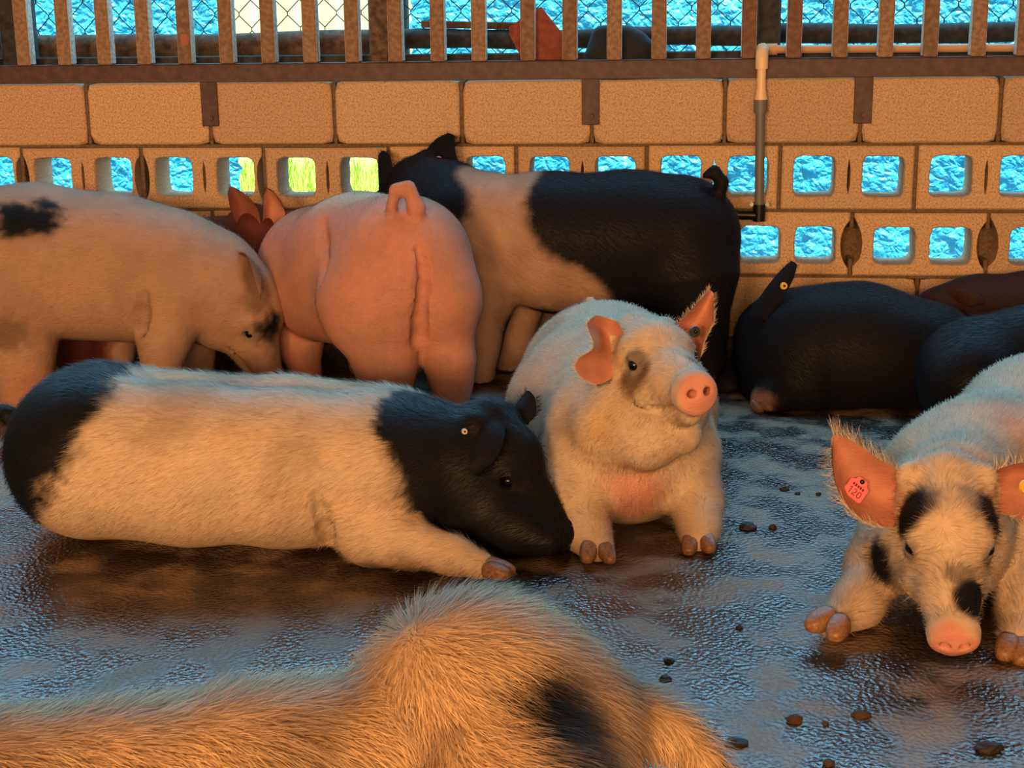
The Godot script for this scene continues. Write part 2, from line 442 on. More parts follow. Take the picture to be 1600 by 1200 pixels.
func number_tag(root: Node3D, t: Array, off: Vector3) -> void:
	# t: centre, towards the stud, facing
	var up: Vector3 = (t[2] - t[1]).normalized()
	var face: Vector3 = (t[3] - up * up.dot(t[3])).normalized()
	var side := up.cross(face)
	var pink := mat(Color(0.93, 0.42, 0.45), 0.5)
	var outline := PackedVector2Array()
	for c in [[0.0135, -0.012, -90.0], [0.0135, 0.008, 0.0], [0.0055, 0.017, 0.0], [-0.0055, 0.017, 90.0], [-0.0135, 0.008, 90.0], [-0.0135, -0.012, 180.0]]:
		for k in 5:
			var a := deg_to_rad(c[2] + 90.0 * k / 4.0)
			outline.append(Vector2(c[0], c[1]) + Vector2(cos(a), sin(a)) * 0.005)
	var m := piece("ear_tag", plate(outline, 0.0022), pink, root)
	m.transform = Transform3D(Basis(side, up, face), t[1] + off)
	m.set_meta("label", "pink plastic ear tag numbered 120")
	var text := TextMesh.new()
	text.text = "120"
	text.font = SystemFont.new()
	text.font.font_names = PackedStringArray(["Droid Sans"])
	text.font_size = 32
	text.pixel_size = 0.0005
	text.depth = 0.0004
	var ink := mat(Color(0.33, 0.10, 0.13), 0.7)
	piece("number", text, ink, m, Vector3(0, -0.0060, 0.0013))
	for k in 5:
		piece("print_mark", slab(Vector3(0.0034, 0.0042 + 0.0008 * (k % 2), 0.0004), 0.0001), ink, m, Vector3(-0.0096 + 0.0048 * k, 0.0062, 0.0013))
	var pin := SphereMesh.new()
	pin.radius = 0.0042
	pin.height = 0.0084
	piece("tag_pin", pin, eye_mat, m, Vector3(0, 0.0165, 0.002))

var skin_mat: StandardMaterial3D
var fur_mat: StandardMaterial3D
var eye_mat: StandardMaterial3D
var hoof_mat: StandardMaterial3D

func herd_in() -> void:
	skin_mat = mat(Color(1, 1, 1), 0.62)
	skin_mat.vertex_color_use_as_albedo = true
	skin_mat.heightmap_enabled = true
	skin_mat.heightmap_texture = tex(noise(FastNoiseLite.TYPE_SIMPLEX_SMOOTH, 0.05, 71, 4))
	skin_mat.heightmap_scale = 0.12
	skin_mat.uv1_triplanar = true
	skin_mat.uv1_scale = Vector3(3.0, 6.0, 3.0)
	skin_mat.metallic_specular = 0.17
	fur_mat = mat(Color(1, 1, 1), 0.5)
	fur_mat.vertex_color_use_as_albedo = true
	fur_mat.metallic_specular = 0.36
	fur_mat.cull_mode = BaseMaterial3D.CULL_DISABLED
	eye_mat = mat(Color(0.03, 0.02, 0.02), 0.08)
	hoof_mat = grainy(Color(0.62, 0.46, 0.33), 0.5, tex(noise(FastNoiseLite.TYPE_SIMPLEX_SMOOTH, 0.03, 95, 4), ramp([[0.0, Color(0.5, 0.45, 0.4)], [0.5, Color(0.85, 0.8, 0.75)], [1.0, Color(1, 1, 1)]])), null, 0.0, 9.0)
	var p: Dictionary
	var f: Flesh
	p = pig("black pig with a broad cream belt lying full length, snout to the ground", "W", 60000, 0.02, 0.01, 0.0055, [Vector3(-0.003, 0.145, -2.817), Vector3(-0.262, 0.159, -2.872), Vector3(-0.926, 0.160, -2.923)])
	f = p.flesh
	f.bone(0, 0.035, Vector3(-0.832, 0.186, -2.827), 0.1583, Vector3(-0.638, 0.174, -2.814), 0.1552)
	f.bone(0, 0.035, Vector3(-0.638, 0.174, -2.814), 0.1552, Vector3(-0.446, 0.167, -2.802), 0.1509)
	f.bone(0, 0.035, Vector3(-0.446, 0.167, -2.802), 0.1509, Vector3(-0.268, 0.161, -2.790), 0.1415)
	f.bone(0, 0.02, Vector3(-0.859, 0.171, -2.999), 0.1701, Vector3(-0.679, 0.163, -3.007), 0.1463)
	f.bone(0, 0.02, Vector3(-0.679, 0.163, -3.007), 0.1463, Vector3(-0.476, 0.163, -3.007), 0.1381)
	f.bone(0, 0.02, Vector3(-0.476, 0.163, -3.007), 0.1381, Vector3(-0.270, 0.156, -2.974), 0.1315)
	f.bone(0, 0.05, Vector3(-0.864, 0.180, -2.898), 0.1647, Vector3(-0.864, 0.180, -2.898), 0.1647)
	f.bone(0, 0.06, Vector3(-0.262, 0.153, -2.870), 0.1454, Vector3(-0.183, 0.145, -2.848), 0.1341)
	f.bone(0, 0.06, Vector3(-0.183, 0.145, -2.848), 0.1341, Vector3(-0.098, 0.150, -2.828), 0.1127)
	f.bone(0, 0.05, Vector3(-0.223, 0.121, -2.759), 0.0929, Vector3(-0.271, 0.071, -2.715), 0.072)
	f.bone(0, 0.03, Vector3(-0.269, 0.069, -2.694), 0.0617, Vector3(-0.199, 0.060, -2.661), 0.0476)
	f.bone(0, 0.03, Vector3(-0.199, 0.060, -2.661), 0.0476, Vector3(-0.119, 0.048, -2.627), 0.0338)
	f.bone(0, 0.03, Vector3(-0.119, 0.048, -2.627), 0.0338, Vector3(-0.062, 0.032, -2.608), 0.0276)
	f.bone(0, 0.02, Vector3(-1.105, 0.192, -3.138), 0.0225, Vector3(-1.136, 0.193, -3.190), 0.0143)
	f.bone(0, 0.04, Vector3(-0.105, 0.104, -2.806), 0.0894, Vector3(-0.004, 0.061, -2.744), 0.0552)
	f.bone(0, 0.04, Vector3(-0.004, 0.061, -2.744), 0.0552, Vector3(0.064, 0.045, -2.699), 0.0297)
	p.paints = [[1, Vector3(-0.772, 0.361, -2.923), Vector3(-0.883, 0.469, 0.000), 0, hide["K"], 0.02, 0.035], [0, Vector3(-0.140, 0.211, -2.782), Vector3(-0.078, 0.137, -2.763), 0.1481, hide["K"], 0.012, 0.03], [0, Vector3(-0.055, 0.167, -2.925), Vector3(0.059, 0.050, -2.741), 0.1584, hide["K"], 0.012, 0.02], [0, Vector3(-0.151, 0.199, -3.037), Vector3(-0.056, 0.165, -3.028), 0.1022, hide["K"], 0.02, 0.02], [0, Vector3(-0.249, 0.043, -2.667), Vector3(-0.150, 0.028, -2.633), 0.0318, hide["U"], 0.02, 0.04]]
	head(p, Vector3(-0.009, 0.159, -2.820), Vector3(0.511, -0.059, -0.857), Vector3(0.494, 0.837, 0.237), Vector3(0.703, -0.545, 0.457), 1, "K", "K")
	f.bone(1, 0.02, Vector3(-0.372, 0.157, -2.653), 0.0048, Vector3(-0.364, 0.125, -2.657), 0.0097)
	f.bone(1, 0.02, Vector3(-0.364, 0.125, -2.657), 0.0097, Vector3(-0.359, 0.082, -2.679), 0.0123)
	f.bone(1, 0.02, Vector3(-0.359, 0.082, -2.679), 0.0123, Vector3(-0.357, 0.040, -2.708), 0.0149)
	p.ears.append({"inner": "K", "outer": "K", "secs": [[Vector3(-0.068, 0.265, -2.868), Vector3(-0.041, 0.277, -2.850), Vector3(-0.014, 0.262, -2.826)], [Vector3(-0.086, 0.244, -2.811), Vector3(-0.054, 0.257, -2.778), Vector3(-0.016, 0.239, -2.768)], [Vector3(-0.099, 0.216, -2.762), Vector3(-0.066, 0.224, -2.734), Vector3(-0.029, 0.210, -2.730)], [Vector3(-0.101, 0.192, -2.736), Vector3(-0.078, 0.198, -2.717), Vector3(-0.054, 0.188, -2.719)], [Vector3(-0.095, 0.175, -2.721), Vector3(-0.085, 0.176, -2.716), Vector3(-0.074, 0.176, -2.716)]]})
	p.ears.append({"inner": "K", "outer": "K", "secs": [[Vector3(-0.014, 0.232, -2.911), Vector3(0.009, 0.233, -2.891), Vector3(0.030, 0.227, -2.879)], [Vector3(-0.003, 0.248, -2.915), Vector3(0.019, 0.253, -2.896), Vector3(0.040, 0.243, -2.883)], [Vector3(0.013, 0.265, -2.929), Vector3(0.031, 0.270, -2.910), Vector3(0.049, 0.255, -2.896)], [Vector3(0.029, 0.284, -2.934), Vector3(0.038, 0.285, -2.924), Vector3(0.046, 0.276, -2.911)]]})
	p.hooves.append([Vector3(-0.043, 0.033, -2.598), Vector3(-0.005, 0.030, -2.581), 0.075, 0.026])
	p.hooves.append([Vector3(-0.043, 0.032, -2.577), Vector3(-0.007, 0.032, -2.551), 0.06, 0.026])
	p.tags.append(["stud", Vector3(-0.093, 0.253, -2.751), "W", 0.006, Vector3(0.250, 0.150, 1.000), "pale metal ear stud"])
	p = pig("white pig lying upright on its chest with raised head and pink snout", "W", 60000, 0.013, 0.01, 0.0042, [Vector3(0.301, 0.339, -2.814), Vector3(0.247, 0.227, -2.992), Vector3(0.224, 0.132, -3.587)])
	f = p.flesh
	f.bone(0, 0.05, Vector3(0.227, 0.143, -3.507), 0.213, Vector3(0.220, 0.149, -3.282), 0.1942)
	f.bone(0, 0.05, Vector3(0.220, 0.149, -3.282), 0.1942, Vector3(0.239, 0.159, -2.995), 0.1782)
	f.bone(0, 0.06, Vector3(0.127, 0.122, -3.357), 0.1415, Vector3(0.127, 0.122, -3.357), 0.1415)
	f.bone(0, 0.06, Vector3(0.349, 0.116, -3.397), 0.1401, Vector3(0.349, 0.116, -3.397), 0.1401)
	f.bone(0, 0.06, Vector3(0.244, 0.205, -2.945), 0.143, Vector3(0.265, 0.280, -2.892), 0.1087)
	f.bone(0, 0.035, Vector3(0.137, 0.117, -2.923), 0.0847, Vector3(0.130, 0.072, -2.850), 0.0623)
	f.bone(0, 0.035, Vector3(0.130, 0.072, -2.850), 0.0623, Vector3(0.145, 0.036, -2.769), 0.0406)
	f.bone(0, 0.035, Vector3(0.145, 0.036, -2.769), 0.0406, Vector3(0.162, 0.020, -2.718), 0.0337)
	f.bone(0, 0.035, Vector3(0.355, 0.134, -2.948), 0.08, Vector3(0.373, 0.062, -2.868), 0.0497)
	f.bone(0, 0.035, Vector3(0.373, 0.062, -2.868), 0.0497, Vector3(0.371, 0.032, -2.809), 0.0373)
	f.bone(0, 0.035, Vector3(0.371, 0.032, -2.809), 0.0373, Vector3(0.364, 0.016, -2.769), 0.033)
	f.bone(0, 0.05, Vector3(0.242, 0.115, -2.923), 0.0953, Vector3(0.240, 0.099, -2.888), 0.0603)
	f.bone(0, 0.02, Vector3(0.211, 0.300, -3.629), 0.0192, Vector3(0.199, 0.328, -3.657), 0.0145)
	f.bone(0, 0.03, Vector3(0.198, 0.226, -2.858), 0.0771, Vector3(0.263, 0.222, -2.795), 0.0579)
	f.bone(0, 0.03, Vector3(0.263, 0.222, -2.795), 0.0579, Vector3(0.322, 0.246, -2.739), 0.0419)
	p.paints = [[0, Vector3(0.245, 0.363, -2.748), Vector3(0.228, 0.340, -2.763), 0.0245, hide["D"], 0.012, 0.02], [0, Vector3(0.234, 0.384, -2.764), Vector3(0.246, 0.390, -2.765), 0.0147, hide["G"], 0.01, 0.01], [0, Vector3(0.339, 0.261, -2.640), Vector3(0.346, 0.266, -2.641), 0.0178, hide["D"], 0.012, 0.02], [0, Vector3(0.346, 0.398, -2.726), Vector3(0.346, 0.398, -2.726), 0.017, hide["D"], 0.01, 0.01], [0, Vector3(0.200, 0.280, -2.799), Vector3(0.171, 0.217, -2.835), 0.0326, hide["T"], 0.03, 0.05], [0, Vector3(0.068, 0.164, -2.976), Vector3(0.061, 0.073, -2.953), 0.0322, hide["G"], 0.03, 0.04], [0, Vector3(0.240, 0.117, -2.810), Vector3(0.252, 0.080, -2.800), 0.0511, hide["P"], 0.04, 0.03]]
	head(p, Vector3(0.285, 0.366, -2.821), Vector3(0.954, 0.086, -0.288), Vector3(-0.127, 0.984, -0.126), Vector3(0.272, 0.156, 0.949), 1.02, "N", "G")
	p.ears.append({"inner": "E", "outer": "W", "secs": [[Vector3(0.165, 0.460, -2.839), Vector3(0.189, 0.449, -2.867), Vector3(0.209, 0.443, -2.856)], [Vector3(0.148, 0.448, -2.816), Vector3(0.186, 0.425, -2.872), Vector3(0.220, 0.422, -2.840)], [Vector3(0.156, 0.426, -2.800), Vector3(0.194, 0.400, -2.865), Vector3(0.225, 0.390, -2.832)], [Vector3(0.157, 0.406, -2.784), Vector3(0.187, 0.379, -2.839), Vector3(0.211, 0.363, -2.815)], [Vector3(0.129, 0.390, -2.770), Vector3(0.165, 0.365, -2.805), Vector3(0.195, 0.344, -2.800)], [Vector3(0.123, 0.370, -2.765), Vector3(0.149, 0.352, -2.781), Vector3(0.179, 0.337, -2.788)], [Vector3(0.138, 0.350, -2.770), Vector3(0.149, 0.342, -2.774), Vector3(0.164, 0.336, -2.777)]]})
	p.ears.append({"inner": "E", "outer": "W", "secs": [[Vector3(0.316, 0.408, -2.862), Vector3(0.349, 0.380, -2.886), Vector3(0.367, 0.367, -2.821)], [Vector3(0.318, 0.423, -2.866), Vector3(0.357, 0.398, -2.891), Vector3(0.374, 0.389, -2.827)], [Vector3(0.339, 0.444, -2.872), Vector3(0.371, 0.422, -2.902), Vector3(0.382, 0.412, -2.838)], [Vector3(0.365, 0.469, -2.878), Vector3(0.386, 0.450, -2.904), Vector3(0.398, 0.438, -2.854)], [Vector3(0.383, 0.487, -2.887), Vector3(0.395, 0.474, -2.900), Vector3(0.401, 0.463, -2.876)], [Vector3(0.396, 0.497, -2.895), Vector3(0.400, 0.494, -2.899), Vector3(0.404, 0.489, -2.898)]]})
	p.hooves.append([Vector3(0.145, 0.025, -2.699), Vector3(0.138, 0.017, -2.666), 0.06, 0.026])
	p.hooves.append([Vector3(0.176, 0.024, -2.693), Vector3(0.185, 0.017, -2.661), 0.06, 0.024])
	p.hooves.append([Vector3(0.348, 0.017, -2.754), Vector3(0.339, 0.009, -2.720), 0.058, 0.025])
	p.hooves.append([Vector3(0.378, 0.020, -2.754), Vector3(0.383, 0.013, -2.721), 0.058, 0.025])
	p.tags.append(["stud", Vector3(0.358, 0.430, -2.816), "K", 0.0115, Vector3(0.250, 0.150, 1.000), "small dark ear stud"])
	p = pig("white pig with black face patches and a pink ear tag, chin on the floor", "W", 60000, 0.016, 0.01, 0.0042, [Vector3(0.687, 0.160, -2.202), Vector3(0.779, 0.203, -2.470), Vector3(1.362, 0.146, -3.229)])
	p.rim = 0.034
	f = p.flesh
	f.bone(0, 0.05, Vector3(0.783, 0.172, -2.627), 0.1075, Vector3(0.783, 0.172, -2.627), 0.1075)
	f.bone(0, 0.05, Vector3(0.941, 0.181, -2.630), 0.1135, Vector3(0.941, 0.181, -2.630), 0.1135)
	f.bone(0, 0.07, Vector3(0.779, 0.203, -2.470), 0.1035, Vector3(0.880, 0.193, -2.674), 0.1139)
	f.bone(0, 0.07, Vector3(0.880, 0.193, -2.674), 0.1139, Vector3(1.087, 0.162, -2.924), 0.1663)
	f.bone(0, 0.07, Vector3(1.087, 0.162, -2.924), 0.1663, Vector3(1.362, 0.146, -3.229), 0.2029)
	f.bone(0, 0.05, Vector3(0.756, 0.182, -2.445), 0.0871, Vector3(0.732, 0.167, -2.358), 0.0671)
	f.bone(0, 0.035, Vector3(0.698, 0.122, -2.532), 0.0719, Vector3(0.644, 0.077, -2.459), 0.0522)
	f.bone(0, 0.035, Vector3(0.644, 0.077, -2.459), 0.0522, Vector3(0.593, 0.045, -2.379), 0.0397)
	f.bone(0, 0.035, Vector3(0.593, 0.045, -2.379), 0.0397, Vector3(0.537, 0.033, -2.324), 0.0303)
	f.bone(0, 0.035, Vector3(0.917, 0.109, -2.509), 0.076, Vector3(0.877, 0.038, -2.357), 0.0482)
	f.bone(0, 0.035, Vector3(0.877, 0.038, -2.357), 0.0482, Vector3(0.833, 0.012, -2.278), 0.0319)
	p.paints = [[0, Vector3(0.664, 0.254, -2.303), Vector3(0.664, 0.254, -2.303), 0.03, hide["G"], 0.014, 0.02], [0, Vector3(0.653, 0.235, -2.308), Vector3(0.653, 0.235, -2.308), 0.036, hide["K"], 0.01, 0.012], [0, Vector3(0.643, 0.204, -2.304), Vector3(0.643, 0.204, -2.304), 0.018, hide["K"], 0.008, 0.01], [0, Vector3(0.767, 0.247, -2.283), Vector3(0.767, 0.247, -2.283), 0.03, hide["G"], 0.016, 0.02], [0, Vector3(0.736, 0.266, -2.299), Vector3(0.736, 0.266, -2.299), 0.016, hide["G"], 0.01, 0.012], [0, Vector3(0.788, 0.232, -2.289), Vector3(0.788, 0.232, -2.289), 0.04, hide["K"], 0.01, 0.012], [0, Vector3(0.774, 0.164, -2.263), Vector3(0.774, 0.164, -2.263), 0.015, hide["K"], 0.008, 0.008], [0, Vector3(0.715, 0.143, -2.219), Vector3(0.715, 0.143, -2.219), 0.026, hide["G"], 0.008, 0.012], [0, Vector3(0.725, 0.121, -2.194), Vector3(0.725, 0.121, -2.194), 0.033, hide["K"], 0.007, 0.008], [0, Vector3(0.649, 0.127, -2.321), Vector3(0.649, 0.127, -2.321), 0.026, hide["G"], 0.014, 0.015], [0, Vector3(0.643, 0.122, -2.371), Vector3(0.643, 0.122, -2.371), 0.044, hide["K"], 0.014, 0.012], [0, Vector3(0.671, 0.082, -2.131), Vector3(0.675, 0.100, -2.114), 0.0299, hide["N"], 0.02, 0.015], [0, Vector3(0.903, 0.252, -2.637), Vector3(0.904, 0.243, -2.604), 0.0547, hide["P"], 0.05, 0.03]]
	head(p, Vector3(0.717, 0.187, -2.311), Vector3(0.986, 0.015, 0.165), Vector3(-0.093, 0.874, 0.476), Vector3(-0.137, -0.485, 0.864), 1, "N", "G")
	p.ears.append({"inner": "E", "outer": "W", "secs": [[Vector3(0.655, 0.274, -2.364), Vector3(0.662, 0.228, -2.384), Vector3(0.630, 0.198, -2.325)], [Vector3(0.636, 0.290, -2.368), Vector3(0.635, 0.230, -2.395), Vector3(0.599, 0.201, -2.326)], [Vector3(0.602, 0.312, -2.364), Vector3(0.597, 0.244, -2.398), Vector3(0.570, 0.218, -2.330)], [Vector3(0.571, 0.336, -2.359), Vector3(0.563, 0.276, -2.386), Vector3(0.547, 0.243, -2.336)], [Vector3(0.549, 0.347, -2.357), Vector3(0.542, 0.311, -2.369), Vector3(0.533, 0.282, -2.346)], [Vector3(0.531, 0.352, -2.353), Vector3(0.530, 0.342, -2.356), Vector3(0.529, 0.330, -2.353)]]})
	p.ears.append({"inner": "E", "outer": "W", "secs": [[Vector3(0.779, 0.265, -2.362), Vector3(0.807, 0.242, -2.387), Vector3(0.809, 0.218, -2.340)], [Vector3(0.805, 0.285, -2.357), Vector3(0.839, 0.252, -2.390), Vector3(0.836, 0.210, -2.328)], [Vector3(0.839, 0.299, -2.350), Vector3(0.868, 0.260, -2.381), Vector3(0.858, 0.208, -2.317)], [Vector3(0.873, 0.304, -2.341), Vector3(0.894, 0.265, -2.362), Vector3(0.879, 0.223, -2.321)], [Vector3(0.901, 0.300, -2.330), Vector3(0.907, 0.280, -2.335), Vector3(0.897, 0.259, -2.320)]]})
	p.hooves.append([Vector3(0.519, 0.046, -2.302), Vector3(0.484, 0.042, -2.275), 0.065, 0.03])
	p.hooves.append([Vector3(0.538, 0.043, -2.280), Vector3(0.518, 0.035, -2.242), 0.06, 0.028])
	p.hooves.append([Vector3(0.809, 0.019, -2.249), Vector3(0.786, 0.012, -2.206), 0.06, 0.028])
	p.hooves.append([Vector3(0.831, 0.014, -2.247), Vector3(0.815, 0.003, -2.198), 0.06, 0.028])
	p.tags.append(["number", Vector3(0.577, 0.251, -2.369), Vector3(0.591, 0.266, -2.378), Vector3(0.100, 0.350, 0.950)])
	p.tags.append(["stud", Vector3(0.842, 0.271, -2.312), "Y", 0.012, Vector3(0.250, 0.150, 1.000), "yellow ear stud"])
	p = pig("cream long-haired pig lying nearest the viewer with its back and rump in view", "T", 80000, 0.042, 0.01, 0, [Vector3(-0.739, 0.100, -1.619), Vector3(-0.202, 0.105, -1.703), Vector3(-0.049, 0.168, -1.760), Vector3(0.162, 0.119, -1.779), Vector3(0.257, 0.074, -1.675)])
	p.lift = 0.32
	p.fall = 1.5
	f = p.flesh
	f.bone(0, 0.05, Vector3(-0.049, 0.154, -1.757), 0.1545, Vector3(-0.049, 0.154, -1.757), 0.1545)
	f.bone(0, 0.06, Vector3(0.035, 0.115, -1.747), 0.1213, Vector3(0.035, 0.115, -1.747), 0.1213)
	f.bone(0, 0.06, Vector3(-0.008, 0.079, -1.614), 0.1324, Vector3(-0.008, 0.079, -1.614), 0.1324)
	f.bone(0, 0.04, Vector3(-0.202, 0.100, -1.702), 0.122, Vector3(-0.327, 0.097, -1.670), 0.1217)
	f.bone(0, 0.04, Vector3(-0.327, 0.097, -1.670), 0.1217, Vector3(-0.482, 0.085, -1.646), 0.1219)
	f.bone(0, 0.04, Vector3(-0.482, 0.085, -1.646), 0.1219, Vector3(-0.739, 0.102, -1.620), 0.1231)
	f.bone(0, 0.035, Vector3(0.130, 0.133, -1.793), 0.0441, Vector3(0.167, 0.131, -1.782), 0.0287)
	f.bone(0, 0.035, Vector3(0.167, 0.131, -1.782), 0.0287, Vector3(0.209, 0.121, -1.759), 0.0225)
	f.bone(0, 0.035, Vector3(0.209, 0.121, -1.759), 0.0225, Vector3(0.238, 0.103, -1.723), 0.0181)
	f.bone(0, 0.035, Vector3(0.238, 0.103, -1.723), 0.0181, Vector3(0.257, 0.074, -1.675), 0.0113)
	p.paints = [[0, Vector3(0.029, 0.207, -1.646), Vector3(0.054, 0.151, -1.591), 0.0608, hide["K"], 0.03, 0.03], [0, Vector3(-0.090, 0.200, -1.614), Vector3(-0.097, 0.156, -1.572), 0.026, hide["U"], 0.03, 0.03]]
	p = pig("pink pig standing with its rump and curled tail towards the viewer", "P", 30000, 0.01, 0.011, 0, [Vector3(-0.579, 0.288, -4.451), Vector3(-0.266, 0.398, -3.860)])
	f = p.flesh
	f.bone(0, 0.05, Vector3(-0.283, 0.390, -3.910), 0.1846, Vector3(-0.417, 0.358, -4.108), 0.1904)
	f.bone(0, 0.05, Vector3(-0.417, 0.358, -4.108), 0.1904, Vector3(-0.560, 0.313, -4.303), 0.1845)
	f.bone(0, 0.05, Vector3(-0.371, 0.299, -3.866), 0.1462, Vector3(-0.371, 0.299, -3.866), 0.1462)
	f.bone(0, 0.03, Vector3(-0.194, 0.309, -3.869), 0.119, Vector3(-0.194, 0.309, -3.869), 0.119)
	f.bone(0, 0.05, Vector3(-0.420, 0.279, -4.016), 0.1377, Vector3(-0.548, 0.258, -4.186), 0.1324)
	f.bone(0, 0.04, Vector3(-0.189, 0.241, -3.882), 0.0994, Vector3(-0.167, 0.130, -3.865), 0.0636)
	f.bone(0, 0.04, Vector3(-0.167, 0.130, -3.865), 0.0636, Vector3(-0.162, 0.068, -3.865), 0.0466)
	f.bone(0, 0.04, Vector3(-0.162, 0.068, -3.865), 0.0466, Vector3(-0.159, 0.015, -3.836), 0.0412)
	f.bone(0, 0.04, Vector3(-0.351, 0.218, -3.835), 0.112, Vector3(-0.335, 0.127, -3.813), 0.0746)
	f.bone(0, 0.04, Vector3(-0.335, 0.127, -3.813), 0.0746, Vector3(-0.330, 0.067, -3.808), 0.051)
	f.bone(0, 0.04, Vector3(-0.330, 0.067, -3.808), 0.051, Vector3(-0.333, 0.012, -3.784), 0.0441)
	f.bone(0, 0.04, Vector3(-0.647, 0.239, -4.294), 0.0981, Vector3(-0.622, 0.106, -4.240), 0.0601)
	f.bone(0, 0.04, Vector3(-0.622, 0.106, -4.240), 0.0601, Vector3(-0.595, 0.011, -4.175), 0.0447)
	f.bone(0, 0.04, Vector3(-0.437, 0.151, -4.334), 0.0765, Vector3(-0.428, -0.030, -4.268), 0.0457)
	f.bone(0, 0.05, Vector3(-0.573, 0.259, -4.392), 0.1348, Vector3(-0.573, 0.189, -4.447), 0.1076)
	f.bone(0, 0.012, Vector3(-0.240, 0.488, -3.821), 0.0249, Vector3(-0.239, 0.553, -3.796), 0.0214)
	f.bone(0, 0.012, Vector3(-0.239, 0.553, -3.796), 0.0214, Vector3(-0.259, 0.604, -3.799), 0.018)
	f.bone(0, 0.012, Vector3(-0.259, 0.604, -3.799), 0.018, Vector3(-0.290, 0.599, -3.797), 0.0164)
	f.bone(0, 0.012, Vector3(-0.290, 0.599, -3.797), 0.0164, Vector3(-0.304, 0.558, -3.797), 0.0132)
	f.bone(0, 0.012, Vector3(-0.304, 0.558, -3.797), 0.0132, Vector3(-0.301, 0.523, -3.799), 0.0099)
	p.paints = [[0, Vector3(-0.232, 0.462, -3.742), Vector3(-0.221, 0.374, -3.720), 0.0228, hide["N"], 0.02, 0.02], [0, Vector3(-0.170, 0.114, -3.820), Vector3(-0.187, 0.065, -3.807), 0.051, hide["DP"], 0.03, 0.05], [0, Vector3(-0.490, 0.526, -4.099), Vector3(-0.304, 0.553, -4.002), 0.0639, hide["W"], 0.04, 0.04], [0, Vector3(-0.650, 0.106, -4.199), Vector3(-0.613, 0.069, -4.190), 0.0409, hide["DP"], 0.03, 0.04]]
	f.bone(1, 0.014, Vector3(-0.235, 0.456, -3.749), 0.0098, Vector3(-0.223, 0.404, -3.742), 0.0131)
	f.bone(1, 0.014, Vector3(-0.223, 0.404, -3.742), 0.0131, Vector3(-0.225, 0.354, -3.743), 0.0148)
	f.bone(1, 0.014, Vector3(-0.225, 0.354, -3.743), 0.0148, Vector3(-0.237, 0.266, -3.761), 0.0183)
	f.bone(1, 0.014, Vector3(-0.237, 0.266, -3.761), 0.0183, Vector3(-0.241, 0.211, -3.782), 0.0234)
	f.bone(1, 0.03, Vector3(-0.506, 0.491, -3.971), 0.0086, Vector3(-0.500, 0.446, -3.919), 0.0119)
	f.bone(1, 0.03, Vector3(-0.500, 0.446, -3.919), 0.0119, Vector3(-0.494, 0.403, -3.867), 0.0118)
	f.bone(1, 0.03, Vector3(-0.494, 0.403, -3.867), 0.0118, Vector3(-0.490, 0.358, -3.835), 0.005)
	p = pig("pale pink standing pig with a black spot on its back, head lowered", "LP", 36000, 0.016, 0.011, 0, [Vector3(-0.725, 0.203, -4.100), Vector3(-0.962, 0.343, -4.156), Vector3(-1.575, 0.378, -4.113)])
	f = p.flesh
	f.bone(0, 0.05, Vector3(-1.561, 0.372, -4.122), 0.2124, Vector3(-1.333, 0.373, -4.143), 0.208)
	f.bone(0, 0.05, Vector3(-1.333, 0.373, -4.143), 0.208, Vector3(-1.122, 0.354, -4.159), 0.1945)
	f.bone(0, 0.05, Vector3(-1.122, 0.354, -4.159), 0.1945, Vector3(-0.962, 0.322, -4.150), 0.1763)
	f.bone(0, 0.05, Vector3(-1.202, 0.298, -4.103), 0.1332, Vector3(-1.076, 0.278, -4.098), 0.1188)
	f.bone(0, 0.06, Vector3(-0.962, 0.322, -4.150), 0.1763, Vector3(-0.850, 0.293, -4.143), 0.1454)
	f.bone(0, 0.06, Vector3(-0.850, 0.293, -4.143), 0.1454, Vector3(-0.751, 0.235, -4.128), 0.1127)
	f.bone(0, 0.04, Vector3(-1.398, 0.263, -4.032), 0.1526, Vector3(-1.354, 0.144, -3.992), 0.085)
	f.bone(0, 0.04, Vector3(-1.354, 0.144, -3.992), 0.085, Vector3(-1.345, 0.067, -3.973), 0.0637)
	f.bone(0, 0.04, Vector3(-1.345, 0.067, -3.973), 0.0637, Vector3(-1.357, 0.002, -3.936), 0.0528)
	f.bone(0, 0.035, Vector3(-0.946, 0.272, -4.045), 0.1103, Vector3(-0.960, 0.180, -4.011), 0.071)
	f.bone(0, 0.035, Vector3(-0.960, 0.180, -4.011), 0.071, Vector3(-0.971, 0.073, -3.964), 0.053)
	f.bone(0, 0.03, Vector3(-0.927, 0.174, -4.257), 0.0676, Vector3(-0.920, 0.010, -4.216), 0.0451)
	f.bone(0, 0.03, Vector3(-1.575, 0.182, -4.260), 0.0939, Vector3(-1.596, 0.001, -4.214), 0.0526)
	p.paints = [[0, Vector3(-1.344, 0.500, -3.989), Vector3(-1.275, 0.507, -3.991), 0.0554, hide["K"], 0.025, 0.04], [0, Vector3(-1.277, 0.560, -4.025), Vector3(-1.273, 0.550, -4.022), 0.0244, hide["K"], 0.02, 0.03], [0, Vector3(-0.705, 0.357, -4.056), Vector3(-0.692, 0.271, -4.034), 0.0355, hide["U"], 0.02, 0.03], [0, Vector3(-0.663, 0.184, -4.013), Vector3(-0.638, 0.089, -3.989), 0.0568, hide["K"], 0.02, 0.03], [0, Vector3(-1.365, 0.232, -3.921), Vector3(-1.348, 0.215, -3.917), 0.0485, hide["U"], 0.03, 0.04], [0, Vector3(-1.316, 0.063, -3.879), Vector3(-1.316, 0.013, -3.866), 0.0692, hide["DP"], 0.03, 0.04]]
	head(p, Vector3(-0.725, 0.203, -4.100), Vector3(0.469, 0.000, -0.883), Vector3(0.765, 0.500, 0.407), Vector3(0.441, -0.866, 0.235), 1, "N", "G")
